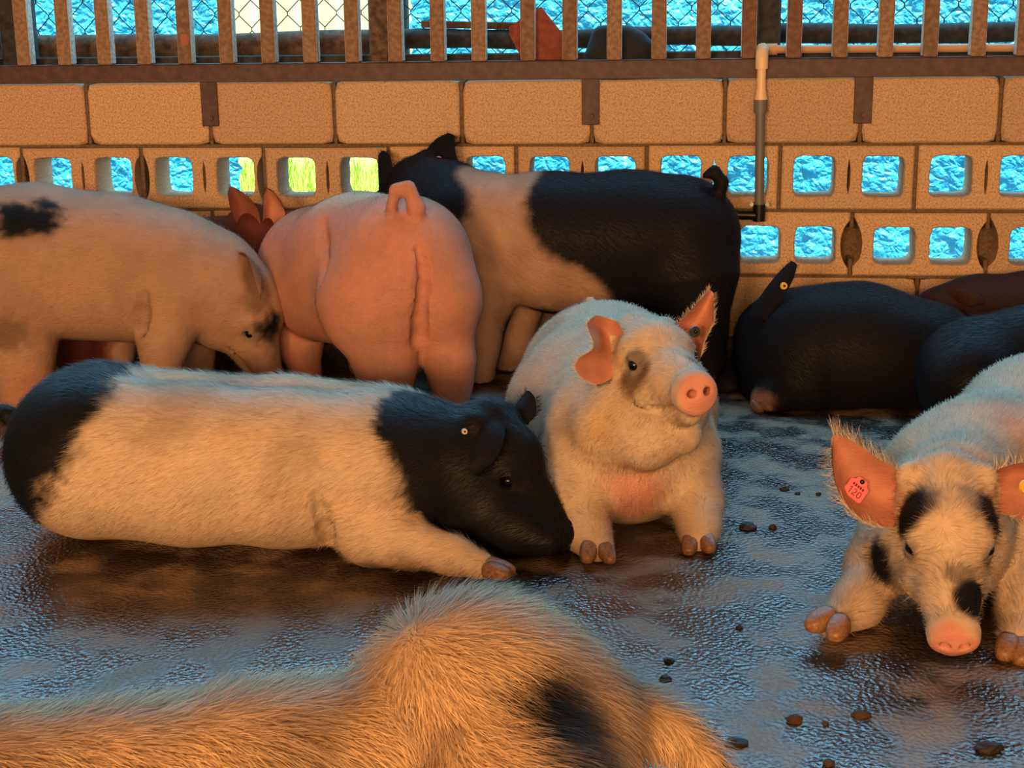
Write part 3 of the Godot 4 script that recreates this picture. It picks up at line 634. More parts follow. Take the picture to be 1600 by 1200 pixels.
	f.bone(1, 0.025, Vector3(-0.993, 0.305, -3.952), 0.0087, Vector3(-1.004, 0.255, -3.953), 0.0139)
	f.bone(1, 0.025, Vector3(-1.004, 0.255, -3.953), 0.0139, Vector3(-1.007, 0.208, -3.967), 0.0158)
	p.ears.append({"inner": "U", "outer": "U", "secs": [[Vector3(-0.758, 0.380, -4.083), Vector3(-0.740, 0.368, -4.100), Vector3(-0.716, 0.360, -4.078)], [Vector3(-0.751, 0.400, -4.067), Vector3(-0.726, 0.380, -4.082), Vector3(-0.702, 0.357, -4.056)], [Vector3(-0.729, 0.398, -4.046), Vector3(-0.707, 0.367, -4.048), Vector3(-0.688, 0.334, -4.030)], [Vector3(-0.714, 0.371, -4.029), Vector3(-0.700, 0.345, -4.022), Vector3(-0.687, 0.307, -4.013)], [Vector3(-0.703, 0.329, -4.013), Vector3(-0.696, 0.311, -4.009), Vector3(-0.688, 0.291, -4.003)]]})
	p = pig("black and pale belted pig standing side-on close to the block wall", "K", 36000, 0.018, 0.011, 0, [Vector3(-0.303, 0.510, -4.507), Vector3(-0.107, 0.411, -4.338), Vector3(0.524, 0.396, -4.252)])
	f = p.flesh
	f.bone(0, 0.05, Vector3(-0.126, 0.411, -4.338), 0.166, Vector3(0.118, 0.390, -4.302), 0.1874)
	f.bone(0, 0.05, Vector3(0.118, 0.390, -4.302), 0.1874, Vector3(0.341, 0.392, -4.271), 0.1898)
	f.bone(0, 0.05, Vector3(0.341, 0.392, -4.271), 0.1898, Vector3(0.484, 0.396, -4.252), 0.1833)
	f.bone(0, 0.05, Vector3(0.135, 0.321, -4.253), 0.134, Vector3(0.302, 0.318, -4.253), 0.1302)
	f.bone(0, 0.04, Vector3(0.514, 0.281, -4.181), 0.1431, Vector3(0.534, 0.138, -4.145), 0.0807)
	f.bone(0, 0.04, Vector3(0.534, 0.138, -4.145), 0.0807, Vector3(0.555, 0.046, -4.122), 0.0514)
	f.bone(0, 0.04, Vector3(0.555, 0.046, -4.122), 0.0514, Vector3(0.572, -0.008, -4.108), 0.0404)
	f.bone(0, 0.04, Vector3(0.461, 0.235, -4.335), 0.1333, Vector3(0.480, 0.083, -4.317), 0.0765)
	f.bone(0, 0.04, Vector3(0.480, 0.083, -4.317), 0.0765, Vector3(0.490, -0.020, -4.291), 0.0421)
	f.bone(0, 0.06, Vector3(-0.107, 0.411, -4.338), 0.1623, Vector3(-0.204, 0.470, -4.435), 0.1345)
	f.bone(0, 0.06, Vector3(-0.204, 0.470, -4.435), 0.1345, Vector3(-0.274, 0.501, -4.505), 0.1071)
	f.bone(0, 0.035, Vector3(-0.067, 0.260, -4.238), 0.0968, Vector3(-0.086, 0.098, -4.197), 0.0502)
	f.bone(0, 0.035, Vector3(-0.086, 0.098, -4.197), 0.0502, Vector3(-0.093, -0.009, -4.150), 0.0389)
	f.bone(0, 0.035, Vector3(0.027, 0.224, -4.373), 0.0922, Vector3(0.009, 0.068, -4.324), 0.0479)
	f.bone(0, 0.035, Vector3(0.009, 0.068, -4.324), 0.0479, Vector3(-0.007, 0.000, -4.296), 0.0383)
	f.bone(0, 0.012, Vector3(0.590, 0.519, -4.179), 0.0199, Vector3(0.600, 0.564, -4.180), 0.018)
	f.bone(0, 0.012, Vector3(0.600, 0.564, -4.180), 0.018, Vector3(0.579, 0.594, -4.188), 0.0162)
	f.bone(0, 0.012, Vector3(0.579, 0.594, -4.188), 0.0162, Vector3(0.553, 0.583, -4.185), 0.0108)
	p.paints = [[0, Vector3(-0.025, 0.548, -4.311), Vector3(0.004, 0.309, -4.168), 0.1265, hide["LP"], 0.016, 0.014], [0, Vector3(0.077, 0.312, -4.148), Vector3(0.194, 0.247, -4.131), 0.0836, hide["LP"], 0.02, 0.02], [0, Vector3(-0.113, 0.367, -4.162), Vector3(-0.111, -0.069, -4.103), 0.0945, hide["LP"], 0.02, 0.02], [0, Vector3(0.022, 0.185, -4.322), Vector3(0.001, 0.038, -4.285), 0.0857, hide["LP"], 0.02, 0.02], [0, Vector3(0.567, 0.002, -4.070), Vector3(0.590, -0.013, -4.066), 0.0218, hide["P"], 0.01, 0.01]]
	head(p, Vector3(-0.304, 0.523, -4.531), Vector3(-0.174, 0.000, 0.985), Vector3(-0.304, 0.951, -0.054), Vector3(-0.937, -0.309, -0.165), 0.95, "K", "K")
	p.ears.append({"inner": "K", "outer": "K", "secs": [[Vector3(-0.293, 0.582, -4.525), Vector3(-0.258, 0.591, -4.507), Vector3(-0.174, 0.566, -4.480)], [Vector3(-0.273, 0.608, -4.532), Vector3(-0.223, 0.616, -4.508), Vector3(-0.149, 0.584, -4.485)], [Vector3(-0.247, 0.638, -4.539), Vector3(-0.203, 0.643, -4.520), Vector3(-0.160, 0.625, -4.500)], [Vector3(-0.219, 0.666, -4.547), Vector3(-0.188, 0.665, -4.531), Vector3(-0.164, 0.655, -4.513)], [Vector3(-0.184, 0.682, -4.551), Vector3(-0.172, 0.679, -4.540), Vector3(-0.162, 0.674, -4.533)]]})
	p.ears.append({"inner": "K", "outer": "K", "secs": [[Vector3(-0.397, 0.512, -4.508), Vector3(-0.372, 0.529, -4.491), Vector3(-0.344, 0.522, -4.479)], [Vector3(-0.396, 0.553, -4.518), Vector3(-0.371, 0.563, -4.500), Vector3(-0.340, 0.548, -4.486)], [Vector3(-0.398, 0.591, -4.528), Vector3(-0.377, 0.592, -4.512), Vector3(-0.351, 0.582, -4.499)], [Vector3(-0.395, 0.621, -4.535), Vector3(-0.379, 0.620, -4.525), Vector3(-0.359, 0.615, -4.513)], [Vector3(-0.385, 0.632, -4.538), Vector3(-0.379, 0.633, -4.533), Vector3(-0.371, 0.631, -4.527)]]})
	p.tags.append(["stud", Vector3(-0.210, 0.609, -4.470), "N", 0.0125, Vector3(0.250, 0.150, 1.000), "pink ear stud"])
	p.tags.append(["stud", Vector3(-0.339, 0.555, -4.457), "N", 0.008, Vector3(0.250, 0.150, 1.000), "pink ear stud"])
	p = pig("black pig lying against the wall with one tagged ear raised and a pink foot", "K", 30000, 0.014, 0.012, 0, [Vector3(0.680, 0.170, -3.906), Vector3(0.781, 0.161, -3.800), Vector3(1.299, 0.098, -3.836)])
	f = p.flesh
	f.bone(0, 0.05, Vector3(0.823, 0.118, -3.955), 0.1827, Vector3(0.950, 0.116, -3.954), 0.1862)
	f.bone(0, 0.05, Vector3(0.950, 0.116, -3.954), 0.1862, Vector3(1.114, 0.096, -3.908), 0.1705)
	f.bone(0, 0.06, Vector3(0.766, 0.059, -3.919), 0.1399, Vector3(0.766, 0.059, -3.919), 0.1399)
	f.bone(0, 0.06, Vector3(0.817, 0.120, -3.976), 0.1624, Vector3(0.738, 0.148, -4.003), 0.1171)
	f.bone(0, 0.03, Vector3(0.771, 0.045, -3.833), 0.0754, Vector3(0.705, 0.033, -3.799), 0.0408)
	f.bone(0, 0.03, Vector3(0.705, 0.033, -3.799), 0.0408, Vector3(0.668, 0.031, -3.809), 0.0341)
	p.paints = [[0, Vector3(0.654, 0.024, -3.797), Vector3(0.678, 0.030, -3.788), 0.0289, hide["DP"], 0.012, 0.01]]
	head(p, Vector3(0.704, 0.122, -4.038), Vector3(0.259, 0.000, 0.966), Vector3(-0.512, 0.848, 0.137), Vector3(-0.819, -0.530, 0.219), 0.95, "K", "K")
	p.ears.append({"inner": "K", "outer": "K", "secs": [[Vector3(0.640, 0.235, -3.922), Vector3(0.657, 0.232, -3.901), Vector3(0.683, 0.227, -3.889)], [Vector3(0.671, 0.278, -3.933), Vector3(0.688, 0.271, -3.911), Vector3(0.711, 0.260, -3.897)], [Vector3(0.705, 0.321, -3.944), Vector3(0.720, 0.314, -3.922), Vector3(0.742, 0.302, -3.908)], [Vector3(0.735, 0.354, -3.952), Vector3(0.747, 0.346, -3.935), Vector3(0.762, 0.334, -3.927)], [Vector3(0.759, 0.374, -3.957), Vector3(0.767, 0.371, -3.951), Vector3(0.774, 0.365, -3.945)]]})
	p.hooves.append([Vector3(0.664, 0.023, -3.786), Vector3(0.689, 0.011, -3.752), 0.05, 0.022])
	p.hooves.append([Vector3(0.645, 0.018, -3.795), Vector3(0.660, 0.004, -3.761), 0.05, 0.022])
	p.tags.append(["stud", Vector3(0.728, 0.320, -3.882), "Y", 0.01, Vector3(0.250, 0.150, 1.000), "yellow ear stud"])
	p = pig("hairy black pig lying behind the spotted pig, cut off by the right edge", "K", 24000, 0.02, 0.012, 0, [Vector3(1.484, 0.179, -3.392), Vector3(1.121, 0.169, -3.441), Vector3(0.908, 0.113, -3.376)])
	f = p.flesh
	f.bone(0, 0.05, Vector3(1.121, 0.169, -3.441), 0.1505, Vector3(1.291, 0.177, -3.443), 0.1659)
	f.bone(0, 0.05, Vector3(1.291, 0.177, -3.443), 0.1659, Vector3(1.505, 0.166, -3.441), 0.169)
	f.bone(0, 0.06, Vector3(1.067, 0.182, -3.342), 0.0985, Vector3(1.067, 0.182, -3.342), 0.0985)
	p = pig("dark brown pig lying low against the wall at the far right", "R2", 5000, 0.01, 0.013, 0, [Vector3(1.179, 0.163, -4.162), Vector3(1.788, 0.127, -4.204)])
	f = p.flesh
	f.bone(0, 0.05, Vector3(1.326, 0.158, -4.161), 0.1251, Vector3(1.510, 0.150, -4.159), 0.1434)
	f.bone(0, 0.05, Vector3(1.510, 0.150, -4.159), 0.1434, Vector3(1.755, 0.144, -4.126), 0.1461)
	f.bone(0, 0.05, Vector3(1.336, 0.155, -4.191), 0.1222, Vector3(1.228, 0.161, -4.172), 0.0774)
	f.bone(0, 0.05, Vector3(1.228, 0.161, -4.172), 0.0774, Vector3(1.179, 0.142, -4.157), 0.0515)
	p.ears.append({"inner": "E2", "outer": "R2", "secs": [[Vector3(1.220, 0.262, -4.079), Vector3(1.234, 0.252, -4.066), Vector3(1.252, 0.233, -4.051)], [Vector3(1.246, 0.271, -4.060), Vector3(1.257, 0.256, -4.041), Vector3(1.268, 0.229, -4.029)], [Vector3(1.275, 0.268, -4.044), Vector3(1.283, 0.255, -4.025), Vector3(1.286, 0.234, -4.020)], [Vector3(1.307, 0.256, -4.036), Vector3(1.309, 0.247, -4.028), Vector3(1.307, 0.238, -4.021)]]})
	p = pig("red-brown pig behind the standing pale pink pig, only its two ears clear", "R", 6000, 0.01, 0.012, 0, [Vector3(-0.756, 0.371, -4.369), Vector3(-1.399, 0.225, -4.642)])
	f = p.flesh
	f.bone(0, 0.05, Vector3(-0.773, 0.356, -4.468), 0.1129, Vector3(-0.922, 0.272, -4.509), 0.1579)
	f.bone(0, 0.05, Vector3(-0.922, 0.272, -4.509), 0.1579, Vector3(-1.150, 0.240, -4.542), 0.1513)
	f.bone(0, 0.05, Vector3(-1.150, 0.240, -4.542), 0.1513, Vector3(-1.375, 0.239, -4.563), 0.1479)
	f.bone(0, 0.03, Vector3(-0.931, 0.179, -4.424), 0.0935, Vector3(-0.944, -0.019, -4.374), 0.0428)
	f.bone(0, 0.03, Vector3(-1.198, 0.154, -4.469), 0.1181, Vector3(-1.215, 0.070, -4.396), 0.0701)
	f.bone(0, 0.03, Vector3(-1.215, 0.070, -4.396), 0.0701, Vector3(-1.201, -0.001, -4.358), 0.0504)
	f.bone(0, 0.03, Vector3(-1.316, 0.155, -4.469), 0.1181, Vector3(-1.322, 0.062, -4.394), 0.0701)
	f.bone(0, 0.03, Vector3(-1.322, 0.062, -4.394), 0.0701, Vector3(-1.308, 0.000, -4.358), 0.0504)
	p.paints = [[0, Vector3(-1.164, 0.061, -4.342), Vector3(-1.154, 0.042, -4.338), 0.0385, hide["LP"], 0.02, 0.02]]
	head(p, Vector3(-0.768, 0.377, -4.422), Vector3(0.992, 0.062, -0.106), Vector3(-0.004, 0.881, 0.473), Vector3(0.123, -0.469, 0.874), 0.85, "R", "G")
	p.ears.append({"inner": "E2", "outer": "R", "secs": [[Vector3(-0.789, 0.380, -4.402), Vector3(-0.772, 0.365, -4.409), Vector3(-0.744, 0.355, -4.386)], [Vector3(-0.814, 0.432, -4.395), Vector3(-0.783, 0.410, -4.410), Vector3(-0.738, 0.386, -4.383)], [Vector3(-0.830, 0.483, -4.397), Vector3(-0.794, 0.460, -4.422), Vector3(-0.740, 0.432, -4.384)], [Vector3(-0.834, 0.527, -4.398), Vector3(-0.803, 0.508, -4.424), Vector3(-0.750, 0.482, -4.397)], [Vector3(-0.828, 0.547, -4.408), Vector3(-0.811, 0.537, -4.411), Vector3(-0.784, 0.521, -4.407)]]})
	p.ears.append({"inner": "E", "outer": "R", "secs": [[Vector3(-0.736, 0.392, -4.395), Vector3(-0.724, 0.400, -4.418), Vector3(-0.701, 0.392, -4.395)], [Vector3(-0.737, 0.444, -4.398), Vector3(-0.715, 0.449, -4.430), Vector3(-0.680, 0.430, -4.394)], [Vector3(-0.733, 0.487, -4.398), Vector3(-0.709, 0.487, -4.429), Vector3(-0.668, 0.461, -4.402)], [Vector3(-0.731, 0.521, -4.407), Vector3(-0.711, 0.514, -4.426), Vector3(-0.678, 0.494, -4.400)], [Vector3(-0.721, 0.539, -4.411), Vector3(-0.714, 0.535, -4.415), Vector3(-0.702, 0.528, -4.409)]]})

# ------------------------------------------------------------------ clods and flies
func build_litter() -> void:
	var variants := []
	for k in 4:
		variants.append(clod(k))
	var dung := mat(Color(0.13, 0.09, 0.065), 0.7)
	var straw := mat(Color(0.26, 0.17, 0.09), 0.85)
	lump(variants[0], Vector3(0.480, 0.000, -2.877), Vector3(0.018, 0.014, 0.015), dung, 0, "largest dark dung clod on the blue-sheened floor between the two facing pigs")
	lump(variants[1], Vector3(0.531, 0.000, -2.875), Vector3(0.008, 0.010, 0.006), dung, 1.3, "small dark clod just right of the largest dung clod")
	lump(variants[2], Vector3(0.602, 0.000, -3.125), Vector3(0.010, 0.009, 0.008), dung, 2.6, "flat dark clod nearest the left front of the spotted pig's ear")
	lump(variants[3], Vector3(0.625, 0.000, -3.095), Vector3(0.006, 0.006, 0.005), dung, 3.9, "tiny dark clod second from the spotted pig's ear")
	lump(variants[0], Vector3(0.669, 0.000, -3.086), Vector3(0.006, 0.008, 0.004), dung, 5.2, "tiny dark clod beside the fringe of the spotted pig's ear")
	lump(variants[1], Vector3(0.416, 0.000, -2.027), Vector3(0.012, 0.012, 0.010), straw, 0.5, "straw-brown round clod on the floor right of the foreground pig's tail")
	lump(variants[2], Vector3(0.461, 0.000, -2.017), Vector3(0.005, 0.006, 0.004), straw, 1.8, "small reddish clod right of the straw-brown round clod")
	lump(variants[3], Vector3(0.440, 0.000, -1.895), Vector3(0.008, 0.010, 0.007), straw, 3.1, "reddish clod at the bottom edge below the straw-brown round clod")
	lump(variants[0], Vector3(0.677, 0.000, -1.932), Vector3(0.018, 0.014, 0.015), dung, 4.4, "big brown clod at the lower right, below the spotted pig's snout")
	lump(variants[1], Vector3(0.520, 0.000, -2.042), Vector3(0.014, 0.009, 0.011), straw, 5.7, "flat brown clod between the straw clod and the spotted pig's chin")
	lump(variants[2], Vector3(0.319, 0.000, -1.960), Vector3(0.017, 0.008, 0.013), dung, 1, "long flat clod beside the foreground pig's tail tip")
	lump(variants[3], Vector3(0.251, 0.000, -2.242), Vector3(0.009, 0.008, 0.008), dung, 2.3, "small clod right of the foreground pig's rump")
	lump(variants[0], Vector3(0.387, 0.000, -2.373), Vector3(0.006, 0.008, 0.004), dung, 3.6, "pebble-like clod left of the spotted pig's front hoof")
	lump(variants[1], Vector3(0.239, 0.000, -2.176), Vector3(0.010, 0.008, 0.008), dung, 4.9, "clod lying close to the foreground pig's tail base")

func lump(m: Mesh, at: Vector3, size: Vector3, mt: Material, turn: float, label: String) -> void:
	var o := piece("dung_clod", m, mt, self)
	o.transform = Transform3D(Basis(Vector3.UP, turn).scaled(size), at)
	describe(o, label, "clod", "dung clods on the floor")

func clod(seed_: int) -> ArrayMesh:
	var n := noise(FastNoiseLite.TYPE_SIMPLEX_SMOOTH, 1.1, 90 + seed_, 3)
	var s := SphereMesh.new()
	s.radial_segments = 18
	s.rings = 10
	var a := s.get_mesh_arrays()
	var V: PackedVector3Array = a[Mesh.ARRAY_VERTEX]
	for k in V.size():
		var v := V[k] * 2.0
		v *= 1.0 + 0.55 * n.get_noise_3dv(v)
		v.y = maxf(v.y * 0.62 + 0.3, 0.0)
		V[k] = v
	a[Mesh.ARRAY_VERTEX] = V
	var st := SurfaceTool.new()
	st.create_from_arrays(a)
	st.generate_normals()
	return st.commit()

# ------------------------------------------------------------------ helpers
func named(o: Node, called: String, parent: Node) -> Node:
	o.name = called
	parent.add_child(o, true)
	return o

func describe(o: Node, label: String, category: String, group := "") -> void:
	o.set_meta("label", label)
	o.set_meta("category", category)
	if group:
		o.set_meta("group", group)

func piece(called: String, mesh: Mesh, mat: Material, parent: Node, at := Vector3.ZERO, turn := Vector3.ZERO) -> MeshInstance3D:
	var o := MeshInstance3D.new()
	o.mesh = mesh
	o.material_override = mat
	o.position = at
	o.rotation = turn
	named(o, called, parent)
	return o

func holder(called: String, where := Transform3D()) -> Node3D:
	var o := Node3D.new()
	named(o, called, self)
	o.transform = where
	return o

func structure(o: Node) -> void:
	o.set_meta("kind", "structure")

func noise(type: int, freq: float, seed_: int, octaves := 3) -> FastNoiseLite:
	var n := FastNoiseLite.new()
	n.noise_type = type
	n.frequency = freq
	n.seed = seed_
	n.fractal_octaves = octaves
	return n

func ramp(stops: Array) -> Gradient:
	var g := Gradient.new()
	var off := PackedFloat32Array()
	var col := PackedColorArray()
	for s in stops:
		off.append(s[0])
		col.append(s[1])
	g.offsets = off
	g.colors = col
	return g

func tex(n: FastNoiseLite, g: Gradient = null, size := 512) -> NoiseTexture2D:
	var t := NoiseTexture2D.new()
	t.width = size
	t.height = size
	t.seamless = true
	t.noise = n
	if g:
		t.color_ramp = g
	return t

func mat(c: Color, rough: float, metal := 0.0) -> StandardMaterial3D:
	var m := StandardMaterial3D.new()
	m.albedo_color = c
	m.roughness = rough
	m.metallic = metal
	return m

func grainy(c: Color, rough: float, colour: Texture2D, height: Texture2D, depth_cm: float, scale: float, metal := 0.0) -> StandardMaterial3D:
	var m := mat(c, rough, metal)
	m.albedo_texture = colour
	m.uv1_triplanar = true
	m.uv1_world_triplanar = true
	m.uv1_scale = Vector3.ONE * scale
	if height:
		m.heightmap_enabled = true
		m.heightmap_texture = height
		m.heightmap_scale = depth_cm
	return m

# a box with chamfered edges, centred
func slab(size: Vector3, ch := 0.004) -> ArrayMesh:
	var st := SurfaceTool.new()
	st.begin(Mesh.PRIMITIVE_TRIANGLES)
	st.set_smooth_group(-1)
	var h := size * 0.5
	var c := minf(ch, minf(h.x, minf(h.y, h.z)) * 0.9)
	for axis in 3:
		var u := (axis + 1) % 3
		var v := (axis + 2) % 3
		for sg in [-1.0, 1.0]:
			var q := []
			for k in [[-1, -1], [1, -1], [1, 1], [-1, 1]]:
				var p := Vector3()
				p[axis] = sg * h[axis]
				p[u] = k[0] * (h[u] - c)
				p[v] = k[1] * (h[v] - c)
				q.append(p)
			quad_out(st, q)
		# edges along this axis
		for a in [-1.0, 1.0]:
			for b in [-1.0, 1.0]:
				var q2 := []
				for k in [[-1, 0], [1, 0], [1, 1], [-1, 1]]:
					var p2 := Vector3()
					p2[axis] = k[0] * (h[axis] - c)
					p2[u] = a * (h[u] - (c if k[1] == 1 else 0.0))
					p2[v] = b * (h[v] - (0.0 if k[1] == 1 else c))
					q2.append(p2)
				quad_out(st, q2)
	for x in [-1.0, 1.0]:
		for y in [-1.0, 1.0]:
			for z in [-1.0, 1.0]:
				tri_out(st, Vector3(x * h.x, y * (h.y - c), z * (h.z - c)), Vector3(x * (h.x - c), y * h.y, z * (h.z - c)), Vector3(x * (h.x - c), y * (h.y - c), z * h.z))
	st.generate_normals()
	return st.commit()

func tri_out(st: SurfaceTool, a: Vector3, b: Vector3, c: Vector3, from := Vector3.ZERO) -> void:
	var n := (b - a).cross(c - a)
	if n.dot((a + b + c) / 3.0 - from) > 0.0:
		st.add_vertex(a); st.add_vertex(c); st.add_vertex(b)
	else:
		st.add_vertex(a); st.add_vertex(b); st.add_vertex(c)

func quad_out(st: SurfaceTool, q: Array, from := Vector3.ZERO) -> void:
	tri_out(st, q[0], q[1], q[2], from)
	tri_out(st, q[0], q[2], q[3], from)

# a tube along a polyline with a radius per point
func tube(pts: PackedVector3Array, radii: PackedFloat32Array, sides := 10, caps := true) -> ArrayMesh:
	var V := PackedVector3Array()
	var N := PackedVector3Array()
	var I := PackedInt32Array()
	tube_into(V, N, I, pts, radii, sides, caps)
	return arrays(V, N, PackedColorArray(), I)

func tube_into(V: PackedVector3Array, N: PackedVector3Array, I: PackedInt32Array, pts: PackedVector3Array, radii: PackedFloat32Array, sides: int, caps: bool) -> void:
	var first := V.size()
	var up := Vector3(0.31, 0.9, 0.27)
	for i in pts.size():
		var d := (pts[mini(i + 1, pts.size() - 1)] - pts[maxi(i - 1, 0)]).normalized()
		var e := d.cross(up).normalized()
		if d.cross(up).length() < 0.1:
			e = d.cross(Vector3(1, 0, 0)).normalized()
		up = e.cross(d)
		for k in sides:
			var a := TAU * k / sides
			var n := e * cos(a) + up * sin(a)
			V.append(pts[i] + n * radii[mini(i, radii.size() - 1)])
			N.append(n)
	for i in pts.size() - 1:
		for k in sides:
			var a := first + i * sides + k
			var b := first + i * sides + (k + 1) % sides
			I.append_array([a, b, a + sides, b, b + sides, a + sides])
	if caps:
		for i in [0, pts.size() - 1]:
			var d2 := (pts[0] - pts[1]).normalized() if i == 0 else (pts[i] - pts[i - 1]).normalized()
			var c := V.size()
			for k in sides:
				V.append(V[first + i * sides + k])
				N.append(d2)
			for k in range(1, sides - 1):
				if i == 0:
					I.append_array([c, c + k + 1, c + k])
				else:
					I.append_array([c, c + k, c + k + 1])

func arrays(V: PackedVector3Array, N: PackedVector3Array, C: PackedColorArray, I: PackedInt32Array, UV := PackedVector2Array()) -> ArrayMesh:
	var a := []
	a.resize(Mesh.ARRAY_MAX)
	a[Mesh.ARRAY_VERTEX] = V
	a[Mesh.ARRAY_NORMAL] = N
	if C.size():
		a[Mesh.ARRAY_COLOR] = C
	if UV.size():
		a[Mesh.ARRAY_TEX_UV] = UV
	a[Mesh.ARRAY_INDEX] = I
	var m := ArrayMesh.new()
	m.add_surface_from_arrays(Mesh.PRIMITIVE_TRIANGLES, a)
	return m

# a closed loop of outline points (x, y) given a thickness along z
func plate(outline: PackedVector2Array, thick: float) -> ArrayMesh:
	var st := SurfaceTool.new()
	st.begin(Mesh.PRIMITIVE_TRIANGLES)
	st.set_smooth_group(-1)
	var mid := Vector2()
	for p in outline:
		mid += p / outline.size()
	var tri := Geometry2D.triangulate_polygon(outline)
	for z in [-0.5, 0.5]:
		for k in range(0, tri.size(), 3):
			var q := []
			for j in 3:
				var p: Vector2 = outline[tri[k + j]]
				q.append(Vector3(p.x, p.y, z * thick))
			tri_out(st, q[0], q[1], q[2], Vector3(mid.x, mid.y, 0) if thick > 0 else Vector3.ZERO)
	for k in outline.size():
		var a := outline[k]
		var b := outline[(k + 1) % outline.size()]
		quad_out(st, [Vector3(a.x, a.y, -thick / 2), Vector3(b.x, b.y, -thick / 2), Vector3(b.x, b.y, thick / 2), Vector3(a.x, a.y, thick / 2)], Vector3(mid.x, mid.y, 0))
	st.generate_normals()
	return st.commit()

# ------------------------------------------------------------------ masonry
# a concrete block lying with its cores through the wall; holes: [x0, x1, y0, y1] in the block's own metres from its lower left corner
func core_block(w: float, h: float, t: float, cells: Array, seed_: int, notch := 0.0) -> ArrayMesh:
	var st := SurfaceTool.new()
	st.begin(Mesh.PRIMITIVE_TRIANGLES)
	var rng := RandomNumberGenerator.new()
	rng.seed = seed_
	var f := 0.005
	for ci in cells.size():
		var c: Array = cells[ci]                 # [cell x0, cell x1, hole x0, x1, y0, y1, corner power]
		var hc := Vector2((c[2] + c[3]) / 2, (c[4] + c[5]) / 2)
		var ha := Vector2((c[3] - c[2]) / 2, (c[5] - c[4]) / 2)
		var angles := []
		for k in 40:
			angles.append(TAU * k / 40.0 + 0.01)
		for k in [[c[0], 0.0], [c[1], 0.0], [c[1], h], [c[0], h]]:
			angles.append(fposmod((Vector2(k[0], k[1]) - hc).angle(), TAU))
		angles.sort()
		var inner := []
		var outer := []
		var face := []
		for a in angles:
			var d := Vector2(cos(a), sin(a))
			var n: float = c[6]
			var r := pow(pow(absf(d.x) / ha.x, n) + pow(absf(d.y) / ha.y, n), -1.0 / n)
			r *= 1.0 + rng.randf_range(-0.022, 0.022)
			inner.append(hc + d * r)
			var tx := 1e9
			if absf(d.x) > 1e-6:
				tx = ((c[1] if d.x > 0 else c[0]) - hc.x) / d.x
			var ty := 1e9
			if absf(d.y) > 1e-6:
				ty = ((h if d.y > 0 else 0.0) - hc.y) / d.y
			var o := hc + d * minf(tx, ty)
			var dent := notch * sqrt(maxf(0.0, 1.0 - pow((o.y - h / 2) / 0.066, 2.0)))
			if ci == 0 and o.x < 1e-4:
				o.x += dent
			if ci == cells.size() - 1 and o.x > w - 1e-4:
				o.x -= dent
			outer.append(o)
			var q := o
			q.y = clampf(q.y, f, h - f)
			if ci == 0:
				q.x = maxf(q.x, f)
			if ci == cells.size() - 1:
				q.x = minf(q.x, w - f)
			face.append(q)
		var m: int = angles.size()
		var off := Vector2(w / 2, h / 2)
		for k in m:
			var j := (k + 1) % m
			var P := func(v: Vector2, z: float) -> Vector3: return Vector3(v.x - off.x, v.y - off.y, z)
			var out_from := Vector3(hc.x - off.x, hc.y - off.y, -t / 2)
			for side in [[0.0, -f, 1.0], [-t, -t + f, -1.0]]:
				var big_k: Vector2 = hc + (inner[k] - hc) * 1.05
				var big_j: Vector2 = hc + (inner[j] - hc) * 1.05
				st.set_smooth_group(-1)
				quad_out(st, [P.call(face[k], side[0]), P.call(face[j], side[0]), P.call(big_j, side[0]), P.call(big_k, side[0])], Vector3(P.call(face[k], side[0])) - Vector3(0, 0, side[2]))
				quad_out(st, [P.call(big_k, side[0]), P.call(big_j, side[0]), P.call(inner[j], side[1]), P.call(inner[k], side[1])], Vector3(P.call(big_k, side[0])) + Vector3(P.call(inner[k], 0) - P.call(hc, 0)) - Vector3(0, 0, side[2] * 0.1))
				quad_out(st, [P.call(face[k], side[0]), P.call(face[j], side[0]), P.call(outer[j], side[1]), P.call(outer[k], side[1])], out_from)
			quad_out(st, [P.call(outer[k], -f), P.call(outer[j], -f), P.call(outer[j], -t + f), P.call(outer[k], -t + f)], out_from)
			# the wall of the core faces inwards
			var a3: Vector3 = P.call(inner[k], -f)
			var b3: Vector3 = P.call(inner[j], -f)
			quad_out(st, [a3, b3, P.call(inner[j], -t + f), P.call(inner[k], -t + f)], (a3 + b3) / 2 + (a3 + b3) / 2 - Vector3(P.call(hc, -f)))
	st.generate_normals()
	return st.commit()

